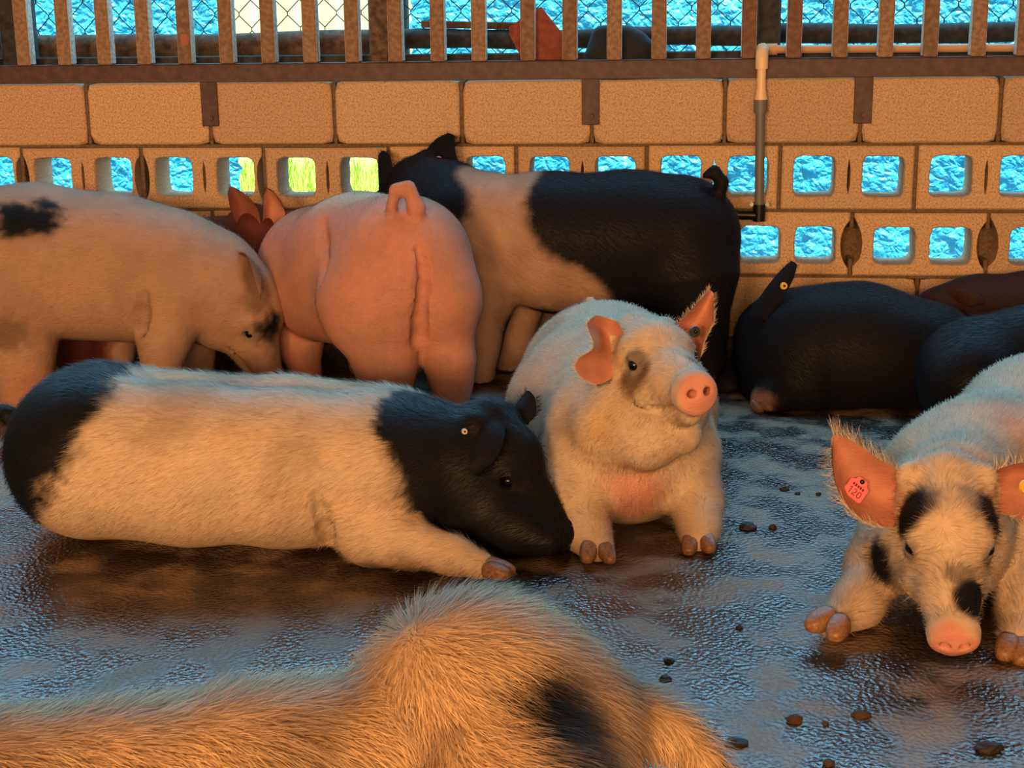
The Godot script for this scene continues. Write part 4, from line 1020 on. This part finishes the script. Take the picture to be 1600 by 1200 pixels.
# a solid block with worn, slightly uneven edges
func solid_block(w: float, h: float, t: float, seed_: int) -> ArrayMesh:
	var rng := RandomNumberGenerator.new()
	rng.seed = seed_
	var st := SurfaceTool.new()
	st.begin(Mesh.PRIMITIVE_TRIANGLES)
	st.set_smooth_group(-1)
	var loop := []
	var nx := 12
	var ny := 6
	for k in nx:
		loop.append([Vector2(-w / 2 + w * k / nx, -h / 2), Vector2(0, 1)])
	for k in ny:
		loop.append([Vector2(w / 2, -h / 2 + h * k / ny), Vector2(-1, 0)])
	for k in nx:
		loop.append([Vector2(w / 2 - w * k / nx, h / 2), Vector2(0, -1)])
	for k in ny:
		loop.append([Vector2(-w / 2, h / 2 - h * k / ny), Vector2(1, 0)])
	var front := []
	var rim := []
	var back := []
	for l in loop:
		var p: Vector2 = l[0]
		var worn := rng.randf_range(0.003, 0.006)
		if absf(absf(p.x) - w / 2) < 1e-4 and absf(absf(p.y) - h / 2) < 1e-4:
			worn = rng.randf_range(0.008, 0.016)
		var q := Vector2(clampf(p.x, -w / 2 + worn, w / 2 - worn), clampf(p.y, -h / 2 + worn, h / 2 - worn))
		front.append(Vector3(q.x, q.y, rng.randf_range(-0.0005, 0.0005)))
		var e := p if worn < 0.0065 else p * Vector2(1.0 - 0.005 / w * 2, 1.0 - 0.005 / h * 2)
		back.append(Vector3(p.x, p.y, -t))
		rim.append(Vector3(e.x, e.y, -worn))
	var mid := Vector3(0, 0, 0.0005)
	for k in loop.size():
		var j := (k + 1) % loop.size()
		tri_out(st, mid, front[k], front[j], Vector3(0, 0, -t))
		quad_out(st, [front[k], front[j], rim[j], rim[k]], Vector3(0, 0, -t / 2))
		var bk: Vector3 = back[k]
		var bj: Vector3 = back[j]
		quad_out(st, [rim[k], rim[j], bj, bk], Vector3(0, 0, -t / 2))
		tri_out(st, Vector3(0, 0, -t), bk, bj, Vector3(0, 0, -t / 2))
	st.generate_normals()
	return st.commit()

# ------------------------------------------------------------------ flesh: blended bones meshed as surface nets
class Flesh:
	var op := PackedByteArray()
	var a := PackedVector3Array()
	var ab := PackedVector3Array()
	var il := PackedFloat32Array()
	var r := PackedFloat32Array()
	var dr := PackedFloat32Array()
	var k := PackedFloat32Array()
	var head := -1                      # first bone of the head
	var lo := Vector3(1e9, 1e9, 1e9)
	var hi := Vector3(-1e9, -1e9, -1e9)
	var hlo := Vector3(1e9, 1e9, 1e9)
	var hhi := Vector3(-1e9, -1e9, -1e9)

	# kind 0 adds a tapered bone, 1 cuts one out, 2 adds a flat disc (p centre, q axis tip, rp radius, rq rounding)
	func bone(kind: int, blend: float, p: Vector3, rp: float, q: Vector3, rq: float, of_head := false) -> void:
		op.append(kind)
		k.append(blend)
		a.append(p)
		ab.append(q - p)
		il.append(1.0 / maxf((q - p).length_squared(), 1e-9))
		r.append(rp)
		dr.append(rq if kind == 2 else rq - rp)
		if kind != 1:
			for c in [[p, rp], [q, rp if kind == 2 else rq]]:
				var m: float = c[1] + 0.02
				lo = lo.min(c[0] - Vector3.ONE * m)
				hi = hi.max(c[0] + Vector3.ONE * m)
				if of_head:
					hlo = hlo.min(c[0] - Vector3.ONE * m)
					hhi = hhi.max(c[0] + Vector3.ONE * m)

	func one(p: Vector3, i: int) -> float:
		var q := p - a[i]
		var u := ab[i]
		if op[i] == 2:
			var hl := u.length()
			var n := u / hl
			var y := absf(q.dot(n)) - hl
			var x := (q - n * q.dot(n)).length() - r[i]
			return Vector2(maxf(x, 0.0), maxf(y, 0.0)).length() + minf(maxf(x, y), 0.0) - dr[i]
		var t := clampf(q.dot(u) * il[i], 0.0, 1.0)
		return (q - u * t).length() - r[i] - dr[i] * t

	func dist(p: Vector3, act: PackedInt32Array) -> float:
		var d := 1.0
		for i in act:
			var q := p - a[i]
			var u := ab[i]
			var e: float
			var kind := op[i]
			if kind == 2:
				e = one(p, i)
			else:
				var t := clampf(q.dot(u) * il[i], 0.0, 1.0)
				e = (q - u * t).length() - r[i] - dr[i] * t
			var kk := k[i]
			if kind == 1:
				e = -e
				var h := kk - absf(d - e)
				d = maxf(d, e)
				if h > 0.0:
					d += h * h / (4.0 * kk)
			else:
				var h := kk - absf(d - e)
				d = minf(d, e)
				if h > 0.0:
					d -= h * h / (4.0 * kk)
		return maxf(d, 0.0015 - p.y)

	# adds the surface inside [from, to], leaving out cells wholly inside [skip_from, skip_to]
	func net(h: float, from: Vector3, to: Vector3, skip_from: Vector3, skip_to: Vector3, V: PackedVector3Array, N: PackedVector3Array, I: PackedInt32Array) -> void:
		var all := PackedInt32Array(range(op.size()))
		var org := from
		var nb := Vector3i(((to - from) / (h * 4.0)).ceil())
		var cells := {}
		var edges := PackedInt32Array()
		var s := PackedFloat32Array()
		s.resize(125)
		var dc := PackedFloat32Array()
		dc.resize(op.size())
		var big := h * 16.0
		var nbig := Vector3i(((to - from) / big).ceil())
		for Bz in nbig.z:
			for By in nbig.y:
				for Bx in nbig.x:
					var cb := org + Vector3(Bx + 0.5, By + 0.5, Bz + 0.5) * big
					var m := big * 0.87
					if absf(dist(cb, all)) > m * 1.15:
						continue
					var near := PackedInt32Array()
					var dmin := 1e9
					for i in all:
						dc[i] = one(cb, i)
						if op[i] != 1:
							dmin = minf(dmin, dc[i])
					for i in all:
						if dc[i] < (m + k[i] if op[i] == 1 else dmin + 2.0 * m + k[i]):
							near.append(i)
					for bz in range(Bz * 4, mini(Bz * 4 + 4, nb.z)):
						for by in range(By * 4, mini(By * 4 + 4, nb.y)):
							for bx in range(Bx * 4, mini(Bx * 4 + 4, nb.x)):
								var c0 := org + Vector3(bx, by, bz) * (h * 4.0)
								var cm := c0 + Vector3.ONE * (h * 2.0)
								var mm := h * 3.47
								if absf(dist(cm, near)) > mm * 1.15:
									continue
								var act := PackedInt32Array()
								var d2 := 1e9
								for i in near:
									dc[i] = one(cm, i)
									if op[i] != 1:
										d2 = minf(d2, dc[i])
								for i in near:
									if dc[i] < (mm + k[i] if op[i] == 1 else d2 + 2.0 * mm + k[i]):
										act.append(i)
								var n := 0
								for z in 5:
									for y in 5:
										for x in 5:
											s[n] = dist(c0 + Vector3(x, y, z) * h, act)
											n += 1
								for z in 4:
									for y in 4:
										for x in 4:
											var o := x + 5 * (y + 5 * z)
											var v0 := s[o]
											var v1 := s[o + 1]
											var v2 := s[o + 5]
											var v3 := s[o + 6]
											var v4 := s[o + 25]
											var v5 := s[o + 26]
											var v6 := s[o + 30]
											var v7 := s[o + 31]
											var lowest := minf(minf(minf(v0, v1), minf(v2, v3)), minf(minf(v4, v5), minf(v6, v7)))
											if lowest > 0.0:
												continue
											var highest := maxf(maxf(maxf(v0, v1), maxf(v2, v3)), maxf(maxf(v4, v5), maxf(v6, v7)))
											if highest <= 0.0:
												continue
											var cc := c0 + Vector3(x + 0.5, y + 0.5, z + 0.5) * h
											if cc.x > skip_from.x and cc.y > skip_from.y and cc.z > skip_from.z and cc.x < skip_to.x and cc.y < skip_to.y and cc.z < skip_to.z:
												continue
											var g := Vector3(v1 + v3 + v5 + v7 - v0 - v2 - v4 - v6, v2 + v3 + v6 + v7 - v0 - v1 - v4 - v5, v4 + v5 + v6 + v7 - v0 - v1 - v2 - v3) / (4.0 * h)
											var val := (v0 + v1 + v2 + v3 + v4 + v5 + v6 + v7) * 0.125
											var gl := maxf(g.length_squared(), 1e-4)
											var mv := (g * (val / gl)).clampf(-0.6 * h, 0.6 * h)
											var ix := bx * 4 + x
											var iy := by * 4 + y
											var iz := bz * 4 + z
											cells[ix | iy << 11 | iz << 22] = V.size()
											V.append(cc - mv)
											N.append(g.normalized())
											if (v0 > 0.0) != (v1 > 0.0):
												edges.append_array([ix, iy, iz, 0 if v0 > 0.0 else 1])
											if (v0 > 0.0) != (v2 > 0.0):
												edges.append_array([ix, iy, iz, 2 if v0 > 0.0 else 3])
											if (v0 > 0.0) != (v4 > 0.0):
												edges.append_array([ix, iy, iz, 4 if v0 > 0.0 else 5])
		for e in range(0, edges.size(), 4):
			var ix := edges[e]
			var iy := edges[e + 1]
			var iz := edges[e + 2]
			var w := edges[e + 3]
			var ks: Array
			if w < 2:
				ks = [ix | iy << 11 | iz << 22, ix | (iy - 1) << 11 | iz << 22, ix | (iy - 1) << 11 | (iz - 1) << 22, ix | iy << 11 | (iz - 1) << 22]
			elif w < 4:
				ks = [ix | iy << 11 | iz << 22, ix | iy << 11 | (iz - 1) << 22, (ix - 1) | iy << 11 | (iz - 1) << 22, (ix - 1) | iy << 11 | iz << 22]
			else:
				ks = [ix | iy << 11 | iz << 22, (ix - 1) | iy << 11 | iz << 22, (ix - 1) | (iy - 1) << 11 | iz << 22, ix | (iy - 1) << 11 | iz << 22]
			var q0 = cells.get(ks[0])
			var q1 = cells.get(ks[1])
			var q2 = cells.get(ks[2])
			var q3 = cells.get(ks[3])
			if q0 == null or q1 == null or q2 == null or q3 == null:
				continue
			if w % 2 == 0:
				I.append_array([q0, q1, q2, q0, q2, q3])
			else:
				I.append_array([q0, q2, q1, q0, q3, q2])

# linear base colours of hide and hair
var hide := {
	"W": Vector3(0.51, 0.385, 0.275), "T": Vector3(0.55, 0.37, 0.21), "P": Vector3(0.48, 0.225, 0.165), "LP": Vector3(0.36, 0.225, 0.16), "K": Vector3(0.009, 0.010, 0.0125),
	"R": Vector3(0.11, 0.030, 0.018), "D": Vector3(0.16, 0.10, 0.07), "G": Vector3(0.20, 0.16, 0.13), "U": Vector3(0.20, 0.12, 0.08), "N": Vector3(0.58, 0.25, 0.19),
	"DP": Vector3(0.40, 0.20, 0.14), "E": Vector3(0.46, 0.20, 0.135), "E2": Vector3(0.22, 0.075, 0.052), "R2": Vector3(0.040, 0.018, 0.014), "Y": Vector3(0.75, 0.45, 0.05), "H": Vector3(0.42, 0.24, 0.13),
}
var mottle := noise(FastNoiseLite.TYPE_SIMPLEX_SMOOTH, 9.0, 5, 3)
var fine := noise(FastNoiseLite.TYPE_SIMPLEX_SMOOTH, 45.0, 8, 2)

func tint(p: Vector3, paints: Array, base: Vector3) -> Vector3:
	var m := mottle.get_noise_3dv(p)
	var f := fine.get_noise_3dv(p)
	var c := base * (1.0 + 0.14 * m + 0.10 * f)
	var skin := Vector3(c.x, c.y * (1.0 - 0.10 * maxf(m, 0.0)), c.z * (1.0 - 0.16 * maxf(m, 0.0)))
	c = skin
	# smudges of dried mud
	var dn := mottle.get_noise_3dv(p * 0.42 + Vector3(3.7, 1.1, 5.3))
	c = c.lerp(Vector3(0.24, 0.155, 0.10), (0.42 if base.x > 0.3 else 0.0) * smoothstep(0.08, 0.42, dn + 0.25 * f))
	for q in paints:
		var d: float
		if q[0] == 0:
			var ab: Vector3 = q[2] - q[1]
			var t := clampf((p - q[1]).dot(ab) / maxf(ab.length_squared(), 1e-9), 0.0, 1.0)
			d = (p - q[1] - ab * t).length() - q[3]
		else:
			d = -(p - q[1]).dot(q[2])
		d += q[6] * (0.9 * m + 0.35 * f)
		if d < q[5]:
			var w := smoothstep(q[5], -q[5], d)
			c = c.lerp(q[4] * (1.0 + 0.25 * m), w)
	return c

# head bones in the head's own frame: x to its side, y up, z towards the nose
func head_bones(f: Flesh, h: Dictionary) -> void:
	var L := func(x: float, y: float, z: float) -> Vector3: return h.o + (h.x * x + h.y * y + h.z * z) * h.s
	var s: float = h.s
	var B := func(kind: int, kk: float, p: Vector3, rp: float, q: Vector3, rq: float) -> void: f.bone(kind, kk * s, p, rp * s, q, rq * s, true)
	B.call(0, 0.03, L.call(0, -0.01, -0.06), 0.082, L.call(0, 0.0, -0.02), 0.074)
	B.call(0, 0.03, L.call(0, 0.045, -0.085), 0.052, L.call(0, 0.02, -0.02), 0.058)
	B.call(0, 0.03, L.call(0, 0.0, 0.0), 0.066, L.call(0, -0.03, 0.085), 0.047)
	B.call(0, 0.03, L.call(0, -0.03, 0.085), 0.046, L.call(0, -0.042, 0.16), 0.039)
	for d in [-1.0, 1.0]:
		B.call(0, 0.035, L.call(d * 0.05, -0.055, -0.03), 0.056, L.call(d * 0.038, -0.062, 0.04), 0.036)
		B.call(0, 0.04, L.call(d * 0.052, -0.10, -0.065), 0.062, L.call(d * 0.045, -0.10, -0.02), 0.048)
		B.call(0, 0.02, L.call(d * 0.046, 0.026, 0.0), 0.026, L.call(d * 0.052, 0.014, 0.03), 0.015)
		B.call(0, 0.03, L.call(d * 0.050, 0.045, -0.085), 0.030, L.call(d * 0.062, 0.056, -0.085), 0.020)
	B.call(0, 0.025, L.call(0, -0.10, -0.03), 0.060, L.call(0, -0.082, 0.06), 0.038)
	B.call(0, 0.010, L.call(0, -0.088, 0.05), 0.038, L.call(0, -0.086, 0.134), 0.022)
	B.call(2, 0.016, L.call(0, -0.043, 0.172), 0.0305, L.call(0, -0.0445, 0.179), 0.0085)
	B.call(0, 0.012, L.call(0, -0.068, 0.160), 0.014, L.call(0, -0.070, 0.172), 0.010)
	# nostrils, mouth, eye sockets
	for d in [-1.0, 1.0]:
		B.call(1, 0.004, L.call(d * 0.014, -0.041, 0.200), 0.0080, L.call(d * 0.019, -0.038, 0.160), 0.0065)
		B.call(1, 0.008, L.call(d * 0.028, -0.0715, 0.150), 0.0045, L.call(d * 0.044, -0.076, 0.090), 0.006)
		B.call(1, 0.008, L.call(d * 0.044, -0.076, 0.090), 0.006, L.call(d * 0.066, -0.062, 0.045), 0.006)
		B.call(1, 0.010, L.call(d * 0.066, 0.010, 0.034), 0.012, L.call(d * 0.060, 0.010, 0.032), 0.012)
		for e in [[0.0235, 0.0050], [-0.0055, 0.0040]]:
			B.call(0, 0.006, L.call(d * 0.063, e[0] * 0.82, 0.018), e[1], L.call(d * 0.064, e[0], 0.034), e[1])
			B.call(0, 0.006, L.call(d * 0.064, e[0], 0.034), e[1], L.call(d * 0.055, e[0] * 0.7, 0.046), e[1])
	B.call(1, 0.008, L.call(0.028, -0.0715, 0.150), 0.0045, L.call(0.0, -0.0745, 0.170), 0.004)
	B.call(1, 0.008, L.call(-0.028, -0.0715, 0.150), 0.0045, L.call(0.0, -0.0745, 0.170), 0.004)

# an ear as a cupped leaf with thickness, lofted through sections of three points
func ear_into(e: Dictionary, V: PackedVector3Array, N: PackedVector3Array, C: PackedColorArray, I: PackedInt32Array, rim: Array) -> void:
	var secs: Array = e.secs
	var ns := secs.size()
	var nu := (ns - 1) * 4
	var nv := 10
	var P := []
	for iu in nu + 1:
		var g := float(iu) / nu * (ns - 1)
		var i1 := clampi(int(g), 0, ns - 2)
		var t := g - i1
		var row := []
		var c3 := []
		for j in 3:
			var p0: Vector3 = secs[maxi(i1 - 1, 0)][j]
			var p1: Vector3 = secs[i1][j]
			var p2: Vector3 = secs[i1 + 1][j]
			var p3: Vector3 = secs[mini(i1 + 2, ns - 1)][j]
			c3.append(p1.cubic_interpolate(p2, p0, p3, t))
		for iv in nv + 1:
			var v := float(iv) / nv * 2.0 - 1.0
			row.append(c3[0] * (v * (v - 1.0) / 2.0) + c3[1] * (1.0 - v * v) + c3[2] * (v * (v + 1.0) / 2.0))
		P.append(row)
	var nrm := []
	for iu in nu + 1:
		var row := []
		for iv in nv + 1:
			var du: Vector3 = P[mini(iu + 1, nu)][iv] - P[maxi(iu - 1, 0)][iv]
			var dv: Vector3 = P[iu][mini(iv + 1, nv)] - P[iu][maxi(iv - 1, 0)]
			var n := du.cross(dv).normalized()
			row.append(n)
		nrm.append(row)
	# the hollow side is the one that the middle of the leaf sinks away from
	var mid := nu / 2
	var hollow: Vector3 = (P[mid][0] + P[mid][nv]) / 2.0 - P[mid][nv / 2]
	var sgn := 1.0 if hollow.dot(nrm[mid][nv / 2]) > 0.0 else -1.0
	for side in [1.0, -1.0]:
		var first := V.size()
		for iu in nu + 1:
			for iv in nv + 1:
				var v := float(iv) / nv * 2.0 - 1.0
				var thick := 0.0035 * (1.0 - v * v) * (1.0 - 0.6 * iu / nu) + 0.0008
				var n: Vector3 = nrm[iu][iv] * sgn * side
				V.append(P[iu][iv] + n * thick)
				N.append(n)
				var base: Vector3 = hide[e.inner] if side > 0.0 else hide[e.outer]
				var m := mottle.get_noise_3dv(P[iu][iv] * 2.0)
				C.append(col(base * (1.0 + 0.3 * m)))
		for iu in nu:
			for iv in nv:
				var a := first + iu * (nv + 1) + iv
				var b := a + nv + 1
				if sgn * side > 0.0:
					I.append_array([a, a + 1, b, a + 1, b + 1, b])
				else:
					I.append_array([a, b, a + 1, a + 1, b, b + 1])
	for iu in range(2, nu + 1):
		for edge in [0, nv]:
			var out: Vector3 = (P[iu][edge] - P[iu][nv / 2]).normalized()
			var along: Vector3 = (P[nu][nv / 2] - P[0][nv / 2]).normalized()
			var next: Vector3 = P[mini(iu + 1, nu)][edge]
			rim.append([P[iu][edge], next, (out + along * 0.7).normalized(), hide[e.outer]])

func col(v: Vector3) -> Color:
	return Color(clampf(v.x, 0, 1), clampf(v.y, 0, 1), clampf(v.z, 0, 1))

# runs on a worker thread: skin and hair of one animal
func grow(i: int) -> void:
	var pg: Dictionary = herd[i]
	var f: Flesh = pg.flesh
	var V := PackedVector3Array()
	var N := PackedVector3Array()
	var I := PackedInt32Array()
	var C := PackedColorArray()
	var none := Vector3(1e9, 1e9, 1e9)
	if pg.hcell > 0.0:
		var lo := f.hlo
		var hi := f.hhi
		f.net(pg.cell, f.lo, f.hi, lo + Vector3.ONE * pg.cell * 1.6, hi - Vector3.ONE * pg.cell * 1.6, V, N, I)
		f.net(pg.hcell, lo, hi, none, -none, V, N, I)
	else:
		f.net(pg.cell, f.lo, f.hi, none, -none, V, N, I)
	var base: Vector3 = hide[pg.base]
	for n in V.size():
		C.append(col(tint(V[n], pg.paints, base)))
	# hair: thin curved blades rooted on the skin, lying back along the body
	var rng := RandomNumberGenerator.new()
	rng.seed = 77 + i
	var area := PackedFloat32Array()
	var total := 0.0
	for t in range(0, I.size(), 3):
		var q := (V[I[t + 1]] - V[I[t]]).cross(V[I[t + 2]] - V[I[t]]).length() * 0.5
		area.append(q)
		total += q
	var HV := PackedVector3Array()
	var HN := PackedVector3Array()
	var HC := PackedColorArray()
	var HI := PackedInt32Array()
	var per: float = pg.hair / total
	var flow: PackedVector3Array = pg.flow
	for t in area.size():
		var want := area[t] * per
		var count := int(want) + (1 if rng.randf() < want - int(want) else 0)
		for c in count:
			var u := rng.randf()
			var v := rng.randf()
			if u + v > 1.0:
				u = 1.0 - u
				v = 1.0 - v
			var i0 := I[t * 3]
			var i1 := I[t * 3 + 1]
			var i2 := I[t * 3 + 2]
			var p := V[i0] + (V[i1] - V[i0]) * u + (V[i2] - V[i0]) * v
			var n := (N[i0] + (N[i1] - N[i0]) * u + (N[i2] - N[i0]) * v).normalized()
			if p.y < 0.02 or n.y < -0.75:
				continue
			var bald := false
			for b in pg.bald:
				if p.distance_squared_to(b[0]) < b[1] * b[1]:
					bald = true
					break
			if bald:
				continue
			strand(HV, HN, HC, HI, p, n, lay(p, n, flow, pg.fall), pg.hlen * rng.randf_range(0.55, 1.35), tint(p, pg.paints, base), rng, pg.lift)
	var rim := []
	for e in pg.ears:
		ear_into(e, V, N, C, I, rim)
	for q in rim:
		for c in (9 if pg.hcell > 0.0 else 5):
			var p: Vector3 = q[0].lerp(q[1], rng.randf())
			var up: Vector3 = (q[2] + Vector3(rng.randf_range(-0.5, 0.5), rng.randf_range(-0.4, 0.4), rng.randf_range(-0.5, 0.5))).normalized()
			strand(HV, HN, HC, HI, p, up, Vector3(0, 0.5, -1).normalized(), pg.rim * rng.randf_range(0.4, 1.2), q[3] * 1.1, rng, 1.2)
	pg.skin = [V, N, C, I]
	pg.fur = [HV, HN, HC, HI]

func lay(p: Vector3, n: Vector3, flow: PackedVector3Array, fall: float) -> Vector3:
	var dir := Vector3.ZERO
	for k in flow.size() - 1:
		var q := Geometry3D.get_closest_point_to_segment(p, flow[k], flow[k + 1])
		dir += (flow[k + 1] - flow[k]).normalized() / (q.distance_squared_to(p) + 0.004)
	dir = dir.normalized()
	dir += Vector3(0, -fall, 0)
	dir -= n * n.dot(dir)
	return dir.normalized()

func strand(HV: PackedVector3Array, HN: PackedVector3Array, HC: PackedColorArray, HI: PackedInt32Array, p: Vector3, n: Vector3, dir: Vector3, length: float, c: Vector3, rng: RandomNumberGenerator, lift: float) -> void:
	dir = (dir + Vector3(rng.randf_range(-1, 1), rng.randf_range(-1, 1), rng.randf_range(-1, 1)) * 0.28).normalized()
	var w := 0.00028 + 0.00012 * length / 0.02
	var rise := n * (lift * rng.randf_range(0.6, 1.6))
	var d0 := (dir + rise * 1.6).normalized()
	var d1 := (dir + rise * 0.7).normalized()
	var m := p + d0 * length * 0.5
	var e := m + d1 * length * 0.5
	var side := d0.cross(n).normalized()
	side = (side + n * rng.randf_range(-0.45, 0.45)).normalized() * w
	var first := HV.size()
	HV.append_array([p - side, p + side, m - side * 0.8, m + side * 0.8, e])
	var nn := (n + dir * 0.1).normalized()
	HN.append_array([nn, nn, nn, nn, nn])
	var k := rng.randf_range(0.62, 1.38)
	var cc := col(c * k)
	HC.append_array([cc, cc, cc, cc, cc])
	HI.append_array([first, first + 2, first + 1, first + 1, first + 2, first + 3, first + 2, first + 4, first + 3])

# one claw of a cloven hoof, pointed and flat underneath
func claw(length: float, width: float) -> ArrayMesh:
	var s := SphereMesh.new()
	s.radial_segments = 20
	s.rings = 12
	var a := s.get_mesh_arrays()
	var V: PackedVector3Array = a[Mesh.ARRAY_VERTEX]
	for k in V.size():
		var v := V[k] * 2.0                       # unit sphere, z is forward
		for ax in 3:
			v[ax] = signf(v[ax]) * pow(absf(v[ax]), 0.72)
		var t := (v.z + 1.0) * 0.5
		var slim := 1.0 - 0.30 * t * t
		v = Vector3(v.x * slim, maxf(v.y * (1.0 - 0.42 * t) + 0.05, -0.42), v.z)
		V[k] = Vector3(v.x * width * 0.5, v.y * width * 0.55, v.z * length * 0.5)
	a[Mesh.ARRAY_VERTEX] = V
	var st := SurfaceTool.new()
	st.create_from_arrays(a)
	st.generate_normals()
	return st.commit()
